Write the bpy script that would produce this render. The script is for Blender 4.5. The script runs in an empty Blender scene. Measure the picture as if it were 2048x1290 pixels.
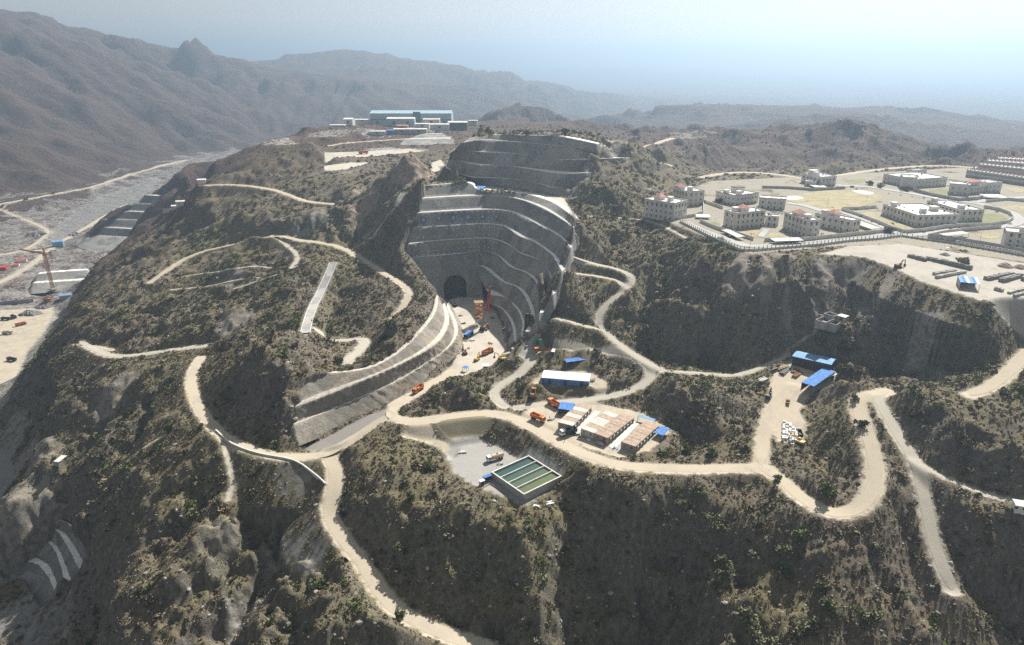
import bpy, bmesh, math, random
import numpy as np
from mathutils import Vector, Matrix
random.seed(7); RNG = np.random.default_rng(11)
SC = bpy.context.scene
COL = SC.collection
PI = math.pi
# ------------------------------------------------------------------ view
H, F, CX, CY, HZ = 180.0, 1400.0, 1024.0, 645.0, 120.0
PITCH = math.atan((CY-HZ)/F); CP, SP = math.cos(PITCH), math.sin(PITCH)
cam_d = bpy.data.cameras.new('camera'); cam = bpy.data.objects.new('camera', cam_d); COL.objects.link(cam)
cam.location = (0, 0, H); cam.rotation_euler = (PI/2-PITCH, 0, 0)
cam_d.sensor_width = 36; cam_d.lens = 36*F/2048; cam_d.clip_start = 1; cam_d.clip_end = 120000
SC.camera = cam
def TT(py): v = py-CY; return (F*SP+v*CP)/(F*CP-v*SP)
def W(px, py, z):                      # survey point: sight line at a known height
    y = (H-z)/TT(py); d = y*CP+(H-z)*SP
    return np.array([(px-CX)/F*d, y, z])
def WD(px, py, y):                     # survey point: sight line at a known distance
    z = H-y*TT(py); d = y*CP+(H-z)*SP
    return np.array([(px-CX)/F*d, y, z])
def wp(t): return WD(t[0], t[1], t[3]) if len(t) > 3 else W(*t)
def line3(pts): return np.array([wp(t) for t in pts])
def resample(P, n=None, step=None):
    P = np.asarray(P, float); s = np.r_[0, np.cumsum(np.linalg.norm(np.diff(P, axis=0), axis=1))]
    if n is None: n = max(2, int(s[-1]/step)+1)
    t = np.linspace(0, s[-1], n)
    return np.stack([np.interp(t, s, P[:, k]) for k in range(P.shape[1])], 1)
def smooth(P, it=2):                   # corner cutting keeps ends
    P = np.asarray(P, float)
    for _ in range(it):
        a = P[:-1]*.75+P[1:]*.25; b = P[:-1]*.25+P[1:]*.75
        Q = np.empty((2*len(a), P.shape[1])); Q[0::2] = a; Q[1::2] = b
        P = np.vstack([P[:1], Q, P[-1:]])
    return P
# ------------------------------------------------------------------ noise
def _h(i, j, s):
    n = (i*374761393+j*668265263+s*1274126177) & 0xffffffff
    n = ((n ^ (n >> 13))*1274126177) & 0xffffffff
    return (n ^ (n >> 16)) & 0xffff
def perlin(x, y, s=0):
    xi = np.floor(x).astype(np.int64); yi = np.floor(y).astype(np.int64); fx = x-xi; fy = y-yi
    def g(i, j, dx, dy):
        a = _h(i, j, s)*(2*PI/65536); return np.cos(a)*dx+np.sin(a)*dy
    u = fx*fx*fx*(fx*(fx*6-15)+10); v = fy*fy*fy*(fy*(fy*6-15)+10)
    a = g(xi, yi, fx, fy); b = g(xi+1, yi, fx-1, fy); c = g(xi, yi+1, fx, fy-1); d = g(xi+1, yi+1, fx-1, fy-1)
    return (a+(b-a)*u+(c-a)*v+(a-b-c+d)*u*v)*1.5
def fbm(x, y, o=4, s=0, g=.5):
    r = 0; a = 1
    for k in range(o): r = r+a*perlin(x*2**k, y*2**k, s+k*17); a *= g
    return r
def ridged(x, y, o=4, s=0, g=.5):
    r = 0; a = 1; w = 1
    for k in range(o):
        n = 1-np.abs(perlin(x*2**k, y*2**k, s+k*17)); n = n*n*w; r = r+a*n; w = np.clip(n*1.6, 0, 1); a *= g
    return r
def sstep(a, b, x): t = np.clip((x-a)/(b-a), 0, 1); return t*t*(3-2*t)
def inpoly(x, y, P):
    r = np.zeros(x.shape, bool); n = len(P)
    for k in range(n):
        x1, y1 = P[k][:2]; x2, y2 = P[(k+1) % n][:2]
        if y1 == y2: continue
        c = ((y1 > y) != (y2 > y)) & (x < (x2-x1)*(y-y1)/(y2-y1)+x1); r ^= c
    return r
def segdist(x, y, a, b):
    dx, dy = b[0]-a[0], b[1]-a[1]; L = dx*dx+dy*dy+1e-9
    t = np.clip(((x-a[0])*dx+(y-a[1])*dy)/L, 0, 1)
    return np.hypot(x-a[0]-t*dx, y-a[1]-t*dy), t
# ------------------------------------------------------------------ objects
def setp(o, label=None, cat=None, group=None, kind=None):
    if label: o['label'] = label
    if cat: o['category'] = cat
    if group: o['group'] = group
    if kind: o['kind'] = kind
    return o
def mesh_np(name, V, faces, m, parent=None, smooth_=False, kind=None):
    me = bpy.data.meshes.new(name)
    if isinstance(faces, np.ndarray):
        k = faces.shape[1]; me.vertices.add(len(V)); me.vertices.foreach_set('co', np.asarray(V, np.float32).ravel())
        me.loops.add(faces.size); me.polygons.add(len(faces)); me.loops.foreach_set('vertex_index', faces.astype(np.int32).ravel())
        me.polygons.foreach_set('loop_start', np.arange(0, faces.size, k, dtype=np.int32))
        me.update(calc_edges=True)
    else:
        me.from_pydata([tuple(v) for v in V], [], faces); me.update()
    for mm in (m if isinstance(m, (list, tuple)) else [m]): me.materials.append(mm)
    if smooth_: me.polygons.foreach_set('use_smooth', np.ones(len(me.polygons), bool))
    o = bpy.data.objects.new(name, me); COL.objects.link(o)
    if parent: o.parent = parent
    if kind: o['kind'] = kind
    return o
def empty(name, loc, rz, label, cat, group=None):
    o = bpy.data.objects.new(name, None); COL.objects.link(o); o.location = tuple(loc); o.rotation_euler = (0, 0, rz); o.empty_display_size = .5
    return setp(o, label, cat, group)
class MB:                              # a bundle of shapes that becomes one mesh
    def __init__(s): s.v = []; s.f = []
    def add(s, vs, fs): n = len(s.v); s.v += [tuple(map(float, v)) for v in vs]; s.f += [[i+n for i in f] for f in fs]; return s
    def box(s, x0, x1, y0, y1, z0, z1):
        return s.add([(x0,y0,z0),(x1,y0,z0),(x1,y1,z0),(x0,y1,z0),(x0,y0,z1),(x1,y0,z1),(x1,y1,z1),(x0,y1,z1)],
                     [(0,3,2,1),(4,5,6,7),(0,1,5,4),(1,2,6,5),(2,3,7,6),(3,0,4,7)])
    def prism(s, P, z0, z1):           # upright prism over a counter-clockwise outline
        n = len(P); return s.add([(p[0],p[1],z0) for p in P]+[(p[0],p[1],z1) for p in P],
            [tuple(range(n))[::-1], tuple(range(n, 2*n))]+[(i,(i+1)%n,n+(i+1)%n,n+i) for i in range(n)])
    def side(s, P, y0, y1):            # outline in x-z swept along y
        n = len(P); return s.add([(p[0],y0,p[1]) for p in P]+[(p[0],y1,p[1]) for p in P],
            [tuple(range(n)), tuple(range(n, 2*n))[::-1]]+[(i,n+i,n+(i+1)%n,(i+1)%n) for i in range(n)])
    def bar(s, a, b, r=.1, n=4):
        a = Vector(a); b = Vector(b); d = (b-a).normalized(); u = d.orthogonal().normalized(); w = d.cross(u)
        vs = []
        for p in (a, b):
            for k in range(n): t = 2*PI*(k+.5)/n; vs.append(p+(u*math.cos(t)+w*math.sin(t))*r)
        return s.add(vs, [tuple(range(n))[::-1], tuple(range(n, 2*n))]+[(k,(k+1)%n,n+(k+1)%n,n+k) for k in range(n)])
    def cyl(s, c, r, h, axis='z', n=14, r2=None):
        r2 = r if r2 is None else r2; vs = []
        for q, rr in ((0, r), (h, r2)):
            for k in range(n):
                t = 2*PI*k/n; a, b = rr*math.cos(t), rr*math.sin(t)
                vs.append({'z': (c[0]+a,c[1]+b,c[2]+q), 'x': (c[0]+q,c[1]+a,c[2]+b), 'y': (c[0]-a,c[1]+q,c[2]+b)}[axis])
        return s.add(vs, [tuple(range(n))[::-1], tuple(range(n, 2*n))]+[(k,(k+1)%n,n+(k+1)%n,n+k) for k in range(n)])
    def build(s, name, m, parent=None, bevel=0):
        o = mesh_np(name, s.v, s.f, m, parent)
        if bevel:
            b = o.modifiers.new('bevel', 'BEVEL'); b.width = bevel; b.segments = 1
        return o
def copy_tree(o, parent=None):
    c = o.copy(); COL.objects.link(c)
    if parent: c.parent = parent
    for ch in list(o.children): copy_tree(ch, c)
    return c
# ------------------------------------------------------------------ materials
class NT:
    def __init__(s, name):
        s.m = bpy.data.materials.new(name); s.m.use_nodes = True; s.t = s.m.node_tree; s.t.nodes.clear()
        s.out = s.n('ShaderNodeOutputMaterial'); s.b = s.n('ShaderNodeBsdfPrincipled'); s.l(s.b.outputs[0], s.out.inputs[0])
        s.b.inputs['Specular IOR Level'].default_value = .25; s.b.inputs['Roughness'].default_value = .9
    def n(s, t, **k):
        x = s.t.nodes.new(t)
        for a, v in k.items(): setattr(x, a, v)
        return x
    def l(s, a, b): s.t.links.new(a, b)
    def v(s, x, i): # connect or set
        if isinstance(x, (int, float)): i.default_value = x
        elif isinstance(x, tuple): i.default_value = x if len(x) == 4 or i.type == 'VECTOR' else (*x, 1)
        else: s.l(x, i)
    def math(s, op, a, b=0, clamp=False):
        x = s.n('ShaderNodeMath', operation=op, use_clamp=clamp); s.v(a, x.inputs[0]); s.v(b, x.inputs[1]); return x.outputs[0]
    def mix(s, f, a, b, mode='MIX'):
        x = s.n('ShaderNodeMix', data_type='RGBA', blend_type=mode); s.v(f, x.inputs[0]); s.v(a, x.inputs[6]); s.v(b, x.inputs[7]); return x.outputs[2]
    def coord(s, which='Object'): return s.n('ShaderNodeTexCoord').outputs[which]
    def mapping(s, v, sc): x = s.n('ShaderNodeMapping'); s.l(v, x.inputs[0]); x.inputs['Scale'].default_value = sc; return x.outputs[0]
    def noise(s, v, scale, detail=4, rough=.6, out='Fac'):
        x = s.n('ShaderNodeTexNoise'); s.l(v, x.inputs['Vector']); x.inputs['Scale'].default_value = scale; x.inputs['Detail'].default_value = detail; x.inputs['Roughness'].default_value = rough; return x.outputs[out]
    def voro(s, v, scale, out='Distance', feature='F1'):
        x = s.n('ShaderNodeTexVoronoi', feature=feature); s.l(v, x.inputs['Vector']); x.inputs['Scale'].default_value = scale; return x.outputs[out]
    def ramp(s, f, *st):
        x = s.n('ShaderNodeValToRGB'); e = x.color_ramp.elements
        while len(e) < len(st): e.new(.5)
        for q, (p, c) in zip(e, st): q.position = p; q.color = (*c, 1) if isinstance(c, tuple) else (c, c, c, 1)
        s.v(f, x.inputs[0]); return x.outputs[0]
    def rng(s, f, a, b, c=0, d=1):
        x = s.n('ShaderNodeMapRange'); s.v(f, x.inputs[0])
        for k, q in zip((1, 2, 3, 4), (a, b, c, d)): x.inputs[k].default_value = q
        return x.outputs[0]
    def attr(s, name, out='Fac'): return s.n('ShaderNodeAttribute', attribute_name=name).outputs[out]
    def bump(s, h, strength=.5, dist=1):
        x = s.n('ShaderNodeBump'); s.v(h, x.inputs['Height']); x.inputs['Strength'].default_value = strength; x.inputs['Distance'].default_value = dist; s.l(x.outputs[0], s.b.inputs['Normal'])
    def color(s, c): s.v(c, s.b.inputs['Base Color'])
MC = {}
def paint(name, c, rough=.6, var=.25, scale=.6, metal=0, spec=.3, streak=False, rust=None):
    if name in MC: return MC[name]
    t = NT(name); co = t.coord('Object')
    v = t.mapping(co, (1, 1, .25)) if streak else co
    n = t.noise(v, scale, 5, .65); n2 = t.noise(co, scale*6, 3, .6)
    f = t.rng(n, .3, .7, 1-var, 1+var*.5); f2 = t.rng(n2, .3, .7, 1-var*.5, 1+var*.3)
    c1 = t.mix(1.0, (*c, 1), t.math('MULTIPLY', f, f2), 'MULTIPLY')
    if rust: c1 = t.mix(t.rng(t.noise(co, scale*1.7, 6, .7), .48, .62), c1, (*rust, 1))
    t.color(c1); t.b.inputs['Roughness'].default_value = rough; t.b.inputs['Metallic'].default_value = metal; t.b.inputs['Specular IOR Level'].default_value = spec
    MC[name] = t.m; return t.m
# ------------------------------------------------------------------ roads (centre line, half width)  px, py, height
ROADS = {
 'haul_road': (4.6, [(1540,938,3),(1480,936,2),(1390,938,0),(1300,936,-1),(1230,930,-1),(1160,905,-1.5),(1100,873,-2),(1052,845,-2),(1000,826,-2),(940,828,-2.5),(880,836,-3),(830,843,-3.5),(795,838,-4),(778,828,-4.5),(790,810,-4.6),(815,796,-4.7),(850,776,-5),(895,750,-5),(930,735,-5)]),
 'junction_road': (4.0, [(770,832,-4.8),(735,856,-7.5),(690,888,-11),(655,908,-13),(600,915,-13.6),(540,912,-14),(470,888,-14),(425,855,-14),(398,815,-13.6),(382,775,-13.2),(384,745,-12.8),(402,715,-12.5)]),
 'valley_road': (4.6, [(655,905,-13),(672,940,-16),(668,985,-20),(655,1025,-24),(682,1075,-29),(722,1120,-34),(745,1160,-37),(775,1205,-41),(830,1243,-44.5),(900,1272,-47.5),(980,1300,-50)]),
 'loop_road': (3.4, [(1010,812,-2),(985,790,-.5),(1000,770,1),(1035,750,3.5),(1058,730,6),(1065,712,8),(1082,702,10),(1140,697,12),(1210,703,12.5),(1265,718,12),(1305,738,10.5),(1300,760,8),(1260,782,4.5),(1200,797,1.6),(1140,802,.4),(1080,808,-.7),(1035,815,-1.6)]),
 'ridge_road': (2.8, [(1330,742,10.5),(1290,722,13),(1240,690,17),(1205,660,20),(1195,635,25),(1215,605,31),(1250,580,37),(1272,555,42),(1235,537,45),(1185,527,48.5),(1142,512,54.5)]),
 'crest_track': (2.2, [(1255,575,38),(1235,560,40.5),(1190,551,43),(1150,547,45),(1127,541,49)]),
 'spur_track': (2.0, [(1205,660,20),(1165,650,23),(1130,640,25.5),(1107,633,26),(1088,648,21.5),(1068,672,15),(1056,700,10)]),
 'yard_track': (2.2, [(1330,742,10.5),(1400,746,11),(1470,752,11.5),(1525,735,14),(1575,712,17)]),
 'yard_road': (4.0, [(1522,930,2.8),(1524,890,4.5),(1530,850,7),(1550,805,10),(1585,770,13)]),
 'hairpin_road': (4.6, [(1520,935,2.8),(1560,955,2.2),(1600,995,1.2),(1645,1022,1),(1690,1028,2),(1730,1008,4.5),(1752,965,8),(1750,915,12),(1732,860,16.5),(1715,815,20),(1722,794,22),(1750,787,22.8),(1775,783,23)]),
 'descent_road': (3.6, [(1752,790,22.8),(1764,815,21),(1790,860,17),(1826,915,13),(1842,965,8.5),(1855,1030,2),(1868,1090,-4),(1890,1145,-9),(1904,1180,-12.5)]),
 'side_road': (2.3, [(1826,918,13),(1860,940,12),(1910,965,10.5),(1970,988,9),(2040,1005,8.5),(2100,1018,8)]),
 'upper_road': (4.2, [(1940,790,31.5),(1985,772,34),(2020,742,37),(2060,700,41)]),
 'west_road': (3.4, [(300,566,-5),(380,508,6),(470,488,16),(555,468,29),(590,480,28.5),(640,484,27.5),(690,496,25),(735,525,22),(785,556,20.5),(822,580,19.5),(812,605,16),(790,635,11)]),
 'back_road': (3.4, [(400,371,45),(470,368,48),(545,378,50),(580,390,49),(610,403,48.5),(668,408,48)]),
 'terrace_road': (4, [(160,682,-30),(215,712,-26),(260,712,-23),(320,703,-19),(380,694,-16),(420,690,-14.5)]),
 'terrace_track': (2.2, [(150,690,-33),(190,692,-29),(225,700,-26)]),
 'saddle_road': (4, [(640,682,3),(690,682,4),(735,676,5),(722,700,6.5),(700,715,7.5),(694,728,8)]),
 'river_road': (9, [(-60,422,-88),(0,408,-88),(60,397,-90),(130,384,-91),(190,373,-92),(250,352,-94),(310,335,-96),(375,319,-98)]),
 'river_track': (5, [(-20,410,-95),(30,432,-100),(70,447,-102),(100,463,-103),(85,477,-104),(55,498,-106),(20,508,-106),(-40,515,-106)]),
 'dam_road': (7, [(-20,575,-109),(40,545,-109),(75,520,-109),(110,490,-108),(165,460,-106),(220,425,-104),(255,408,-103)]),
 'plain_road': (5, [(1405,354,65.5),(1450,346,66),(1500,344,66),(1560,349,66),(1605,357,65.5)]),
 'plain_track': (5, [(1672,352,65.5),(1740,341,65.5),(1800,335,65.5),(1880,330,65.5),(1990,338,65)]),
 'hill_track': (5, [(1338,331,70),(1290,318,72),(1262,306,74),(1285,296,73),(1320,284,72),(1345,276,71)]),
 'town_road': (5, [(655,292,66),(700,285,67),(740,282,68),(800,278,70),(900,274,71)]),
}
# ------------------------------------------------------------------ level yards (outline), colour kind
YARDS = [
 ('yard_dirt', 'sand', [(1030,838,-1.8),(1060,815,-1),(1110,806,0),(1180,800,1),(1290,826,1),(1345,862,.5),(1300,900,-.5),(1240,915,-1),(1150,888,-1.5),(1080,858,-1.8)]),
 ('tank_yard', 'grey', [(885,895,-11),(905,882,-10.5),(960,878,-10.6),(1000,892,-11),(1030,912,-11.2),(1062,912,-11.5),(1132,958,-12),(1050,1010,-12.5),(960,975,-12),(905,945,-11.5)]),
 ('tank_ramp', 'sand', [(800,875,-7.5),(825,848,-4.5),(860,850,-5),(880,880,-9.5),(920,895,-11.8),(905,915,-12),(870,893,-11)]),
 ('pond', 'mud', [(872,866,-8.6),(905,846,-8.6),(960,846,-8.6),(990,860,-8.6),(960,872,-8.6),(905,880,-8.6)]),
 ('shed_yard', 'sand', [(1535,790,11),(1520,830,8),(1528,845,7),(1555,880,5.5),(1600,890,5),(1615,850,7),(1600,820,9),(1625,785,12),(1670,770,13),(1670,735,15.5),(1585,715,17),(1545,745,14.5)]),
 ('hall_yard', 'sand', [(1060,765,4.5),(1090,742,6),(1180,742,7),(1218,760,7),(1215,790,3),(1195,790,3),(1185,772,5)]),
 ('hut_yard', 'grey', [(1035,712,8),(1058,680,13),(1088,680,14),(1085,700,11),(1060,725,7)]),
 ('pit_floor', 'pale', [(862,765,-5),(905,728,-5),(926,690,-5),(924,655,-5),(910,628,-5),(897,600,-5),(940,592,-5),(972,600,-5),(1000,640,-5),(1013,690,-5),(1012,706,-5),(980,735,-5),(930,752,-5)]),
 ('town_yard', 'pale', [(650,305,66),(650,325,65.5),(700,316,66),(790,308,66),(850,302,66.5),(820,297,67),(720,303,66.5)]),
 ('town_yard', 'pale', [(650,331,65),(650,342,64),(690,338,65),(760,325,65.5),(700,325,65.5)]),
 ('crest_yard', 'pale', [(865,325,77),(882,318,78),(888,330,76),(880,348,74.5),(858,352,74.5)]),
 ('camp_floor', 'plateau', [(1400,470,64.5),(1500,508,64.5),(1700,490,65),(1800,486,65),(2200,545,64),(2500,420,64),(2200,330,65.5),(1960,333,65.5),(1640,352,65.5),(1420,362,66),(1345,395,66),(1330,440,65.5)]),
 ('block_yard', 'plain', [(1640,508,64.2),(1700,492,64.6),(1800,488,64.6),(2200,548,63.5),(2200,640,60),(2048,612,61.5),(1960,598,62),(1900,580,62.5),(1840,560,63),(1790,535,63.8),(1730,514,64.2)]),
 ('river_bed', 'sand', [(-60,625,-110),(40,618,-110),(110,612,-109),(95,660,-110),(60,700,-110),(30,760,-110),(-80,800,-110),(-160,700,-110)]),
 ('river_flat', 'bed', [(150,420,-103),(200,396,-103),(265,372,-102),(320,352,-101),(300,380,-102),(250,418,-104),(190,448,-106),(120,490,-108),(100,470,-105)]),
 ('ridge_slide', 'bed', [(-40,1060,-112),(30,960,-111),(20,900,-110),(-60,880,-110)]),
]
# ------------------------------------------------------------------ heights of the open ground
GUIDES = [
 # central shelf and its rim
 [(700,900,-9),(745,850,-5),(770,870,-6),(810,900,-8),(820,940,-11)], [(690,960,-15),(720,930,-9),(790,935,-9)],
 [(830,965,-12.5),(880,1000,-15),(940,1025,-16),(1000,1040,-16.5),(1080,1030,-15.5),(1150,1005,-13),(1190,985,-8),(1215,960,-2.5),(1270,950,-1.5)],
 [(1280,965,-2),(1330,975,-2),(1400,965,-1),(1470,960,0),(1530,985,-1)], [(1150,930,-3),(1180,955,-6)],
 [(700,1000,-19),(720,1060,-24),(760,1110,-28),(800,1160,-33),(880,1220,-41),(960,1262,-46)],
 [(800,1040,-19),(850,1100,-27),(900,1160,-34)], [(950,1100,-24),(1000,1180,-34),(1050,1260,-44),(1080,1310,-50)],
 [(1100,1080,-22),(1150,1150,-31),(1200,1230,-41),(1240,1310,-50)], [(1250,1020,-11),(1270,1100,-24),(1300,1180,-34)],
 [(1380,1040,-9),(1400,1110,-16.5),(1420,1200,-26),(1450,1300,-35)], [(1320,1060,-16),(1310,1130,-27)],
 [(1540,1040,-4),(1550,1110,-10),(1560,1200,-18),(1580,1300,-26)], [(1640,1060,-2),(1660,1130,-8),(1680,1220,-16),(1700,1310,-24)],
 [(1760,1050,1),(1790,1120,-5),(1830,1210,-13),(1870,1310,-22)], [(1800,960,7),(1825,1040,1),(1850,1120,-7)], [(1690,1050,-1),(1740,1035,1.5)],
 [(1905,1195,-14),(1960,1215,-18),(2048,1240,-23),(2120,1260,-27)], [(1930,1250,-22),(2000,1290,-28)],
 [(1930,1010,9),(1990,1030,8),(2060,1045,7)], [(1905,1040,4),(1945,1080,2),(2000,1095,1),(2070,1100,0)],
 [(1910,1110,-6),(1960,1140,-10),(2060,1150,-12)], [(1920,1160,-13),(1980,1185,-18),(2060,1200,-21)],
 # hairpin interior, near hill at right
 [(1640,940,6),(1670,970,4),(1700,980,4)], [(1650,860,9),(1690,870,12)], [(1640,800,11),(1670,800,14),(1690,780,18)], [(1690,730,18)],
 [(1800,800,29),(1860,795,31),(1920,803,31),(1990,825,30),(2060,845,29)], [(1810,850,24),(1870,850,26),(1960,870,25),(2060,890,24)],
 [(1860,910,17),(1920,930,16),(2000,955,15),(2080,970,15)], [(1790,820,25),(1800,840,23)],
 [(1740,740,20),(1800,770,25),(1870,770,29),(1930,770,32)],
 # bowl below the plateau edge
 [(1480,720,16),(1540,700,23),(1600,690,27)], [(1700,720,21),(1780,730,21),(1850,735,25),(1930,735,31)],
 [(1640,640,38.5),(1700,650,37),(1760,670,35),(1800,690,33)],
 [(1500,650,34),(1580,640,38.5)], [(1540,590,48),(1620,590,48),(1700,600,46.5)], [(1780,610,46),(1850,640,44),(1920,670,40)],
 [(1960,640,50),(2030,650,50)], [(2000,690,44),(2060,680,46)],
 [(1500,512,63.5),(1560,508,64),(1640,510,64),(1720,515,64),(1790,537,63.5),(1850,565,62.5),(1905,588,62),(1970,602,61.5),(2060,616,60.5)],
 [(1385,478,63),(1430,495,63.5),(1470,508,63.5)], [(1420,570,48),(1400,620,38),(1380,680,22)], [(1330,520,53),(1320,600,38),(1310,660,24)],
 [(1250,500,52),(1295,560,41),(1290,630,27)], [(1420,720,10),(1360,715,12.5)],
 # middle mounds
 [(1095,660,19),(1140,662,23),(1190,675,20)], [(1105,690,14),(1160,685,15),(1220,692,15)],
 [(1230,740,9),(1260,755,8)], [(1110,780,3),(1150,785,3.5)], [(1095,725,8),(1160,728,9)],
 [(1350,770,13),(1400,775,14),(1450,790,12)], [(1330,800,9),(1400,820,8),(1470,840,8)], [(1310,815,3),(1350,850,2),(1420,870,3),(1480,895,4)], [(1350,910,0),(1440,910,2)],
 [(830,815,-3),(870,790,2),(920,765,5),(970,750,4),(1010,745,3)], [(850,825,-2),(920,815,-1.5),(985,805,-1)], [(1025,700,2),(1018,735,1)],
 [(1130,580,39),(1180,590,34.5),(1170,620,29)], [(1180,560,41),(1220,575,37)], [(1210,545,44.5),(1160,535,47)],
 # hill between the pit and the compound
 [(1180,352,86),(1215,348,88),(1250,358,84),(1285,382,75),(1305,410,68)], [(1190,370,84),(1240,390,78),(1285,415,68)], [(1185,400,74),(1240,425,66),(1320,448,62),(1360,465,62)],
 [(1180,440,65),(1230,450,62),(1290,465,58.5)], [(1200,500,53)], [(1260,330,80),(1320,345,72),(1390,365,67)],
 # pit rims (outside the faces)
 [(1156,450,70),(1158,475,63),(1152,500,56.5),(1132,536,51)], [(1114,583,40),(1090,620,29),(1066,655,19),(1046,690,8),(1030,712,2)],
 [(1260,318,88),(1262,300,84)],
 # spur left of the pit
 [(842,372,80),(830,400,69),(825,425,60.5),(815,455,50.5),(806,488,39.5),(820,525,29),(845,548,25),(862,575,22),(868,600,20.5)],
 [(800,400,67),(790,440,56),(780,480,45)], [(770,500,34),(800,520,30),(822,545,25)], [(852,610,20.5),(830,650,21),(800,690,17),(770,700,14.5)],
 [(810,615,20),(800,660,21),(760,690,15.5)], [(730,715,12.5),(700,738,11.5),(650,742,12),(625,738,13)],
 # dome
 [(520,668,19),(560,672,23),(600,690,21),(640,715,15)], [(430,720,-3),(470,690,9)], [(440,770,-4),(500,790,2),(560,800,6)], [(480,850,-10),(540,870,-9),(582,868,-9)], [(420,740,-6),(430,810,-9)], [(520,720,16),(565,740,15)],
 [(600,660,8),(640,672,7)],
 # valley behind the dome and the western slopes
 [(450,690,-10),(520,665,-3),(575,655,2)], [(610,668,4),(635,600,12),(660,540,22),(668,522,26)], [(640,655,5),(700,650,6),(750,650,8)], [(700,600,12),(760,610,14)], [(700,560,17),(750,580,17)],
 [(480,640,-2),(540,600,7),(590,560,16)], [(380,660,-8),(430,620,0),(470,570,9),(530,520,20)], [(260,690,-20),(320,640,-11),(380,580,-2),(440,520,9)],
 [(745,478,38),(770,440,50),(795,400,64),(805,380,72)], [(700,470,33),(740,440,42)], [(600,460,34),(660,440,43),(700,420,50)], [(720,380,62),(760,350,76),(800,325,90),(825,318,93),(845,335,86)],
 [(690,350,66),(640,380,56)], [(560,440,38),(620,430,45)], [(500,420,40),(450,440,27),(400,460,17),(350,480,7)], [(420,400,38),(480,395,45)],
 [(430,350,50),(500,330,58),(560,305,70),(610,288,80),(640,285,82),(655,300,79)], [(560,350,58),(620,325,70),(650,325,70)],
 [(345,440,6),(300,480,-4),(270,530,-10)],
 [(200,600,-20),(240,620,-18)], [(160,700,-33),(130,760,-42),(90,830,-55),(60,900,-67)], [(210,740,-24.3),(170,800,-36.9),(120,870,-50.5)], [(280,730,-20.9),(240,800,-33.0),(200,860,-42.8),(150,930,-57.0)], [(330,740,-17.7),(300,800,-26.4),(260,860,-35.7),(200,950,-50.5),(150,1020,-60.3)],
 [(360,780,-15.5),(320,850,-24.8),(260,950,-38.5),(210,1040,-49.4),(180,1100,-82.8)], [(410,860,-16.1),(380,920,-23.2),(330,1000,-32.5),(270,1090,-42.8),(230,1160,-49.4)], [(440,880,-16.1),(430,950,-21.6),(430,1030,-27.5),(440,1100,-33.0)],
 [(490,920,-18.9),(530,970,-23.7),(560,1040,-29.1)], [(580,950,-19.3),(630,980,-20.9)], [(600,1060,-27.5),(640,1110,-28.7),(690,1160,-30.3)],
 [(480,1120,-36.3),(540,1170,-38.5),(600,1230,-39.6)], [(400,1160,-41.2),(420,1230,-45.1),(440,1300,-48.3)], [(640,1200,-33.6),(690,1250,-36.3),(720,1300,-38.5)], [(560,1300,-42.8),(620,1300,-40.7)], [(730,1200,-30.3),(790,1260,-33.6)],
 [(250,1200,-52.7),(300,1260,-53.7),(330,1310,-54.3)], [(160,1180,-88.5),(190,1250,-92.2),(200,1310,-93.1)], [(90,1090,-96.9),(100,1180,-101.7),(110,1300,-106.3)], [(10,1000,-67.4),(20,1150,-109.1),(20,1310,-112.9)], [(140,1110,-88.5),(110,1050,-63.1)],
 # river valley
 [(-60,640,-110),(40,640,-110),(60,690,-110)], [(0,560,-109),(60,560,-108),(110,590,-108)], [(20,490,-106),(60,460,-106),(20,450,-103)], [(150,500,-106),(190,490,-105),(160,540,-108)],
 [(120,420,-103),(180,400,-102),(240,380,-101),(310,350,-100)], [(0,425,-94),(-60,430,-92)],
 # right-bank terraces
 [(345,388,-30),(300,386,-38)], [(350,420,-20),(320,445,-20)], [(370,400,8),(400,385,30)], [(350,370,-2),(345,340,0),(380,325,40),(420,318,52)],
 [(500,300,64),(560,275,70),(600,262,72),(640,255,72)],
]
WORLD_GUIDES = [
 [(-58,640,77),(-62,665,74),(-72,700,72.5),(-84,735,72.5)],   # ground that a nearer hill hides, and the far country: x, y, z
 [(-560,860,-95),(-620,1000,-100),(-640,1150,-90)], [(-640,1250,-100),(-690,1450,-103),(-760,1700,-104)],
 [(-500,1100,-60),(-450,1000,-25)], [(-560,1300,-60),(-560,1500,-85),(-560,1800,-95)], [(-300,1500,20),(-200,1800,-70),(-300,2100,-100)], [(100,1500,30),(150,1800,-70),(300,2100,-90)],
 [(0,1050,68),(-100,1150,72),(-200,1300,73),(100,1350,74),(0,1300,76),(-100,1400,70),(-250,1420,60)], [(100,900,70),(60,800,72)], [(-130,700,66),(-60,760,66),(-20,720,76)],
 [(-25,697,112),(10,692,114.5),(38,655,118),(60,645,116.5),(80,655,112),(120,680,104)], [(0,740,100),(60,750,100),(120,740,95)], [(150,800,82),(200,900,76),(250,1050,72)],
 [(160,150,-60),(0,150,-75),(-160,150,-110),(-320,200,-118),(320,150,-50)], [(-330,320,-118),(-420,400,-114)], [(420,250,15),(460,330,45),(520,400,60)],
 [(700,300,40),(1000,400,55),(1400,700,60)], [(700,500,62),(900,700,64),(1100,1000,62)], [(700,900,64),(600,1000,66)],
]

SKYLINE = [(366,352,-1.8),(352,380,-2.7),(332,415,-3.6),(284,470,-9.0),(254,500,-13.5),(229,535,-18.0),(194,575,-22.5),(149,625,-27.9),(114,690,-38.7),(89,740,-47.7),(64,800,-59.4),(39,850,-70.2),(19,920,-83.7)]
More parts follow.
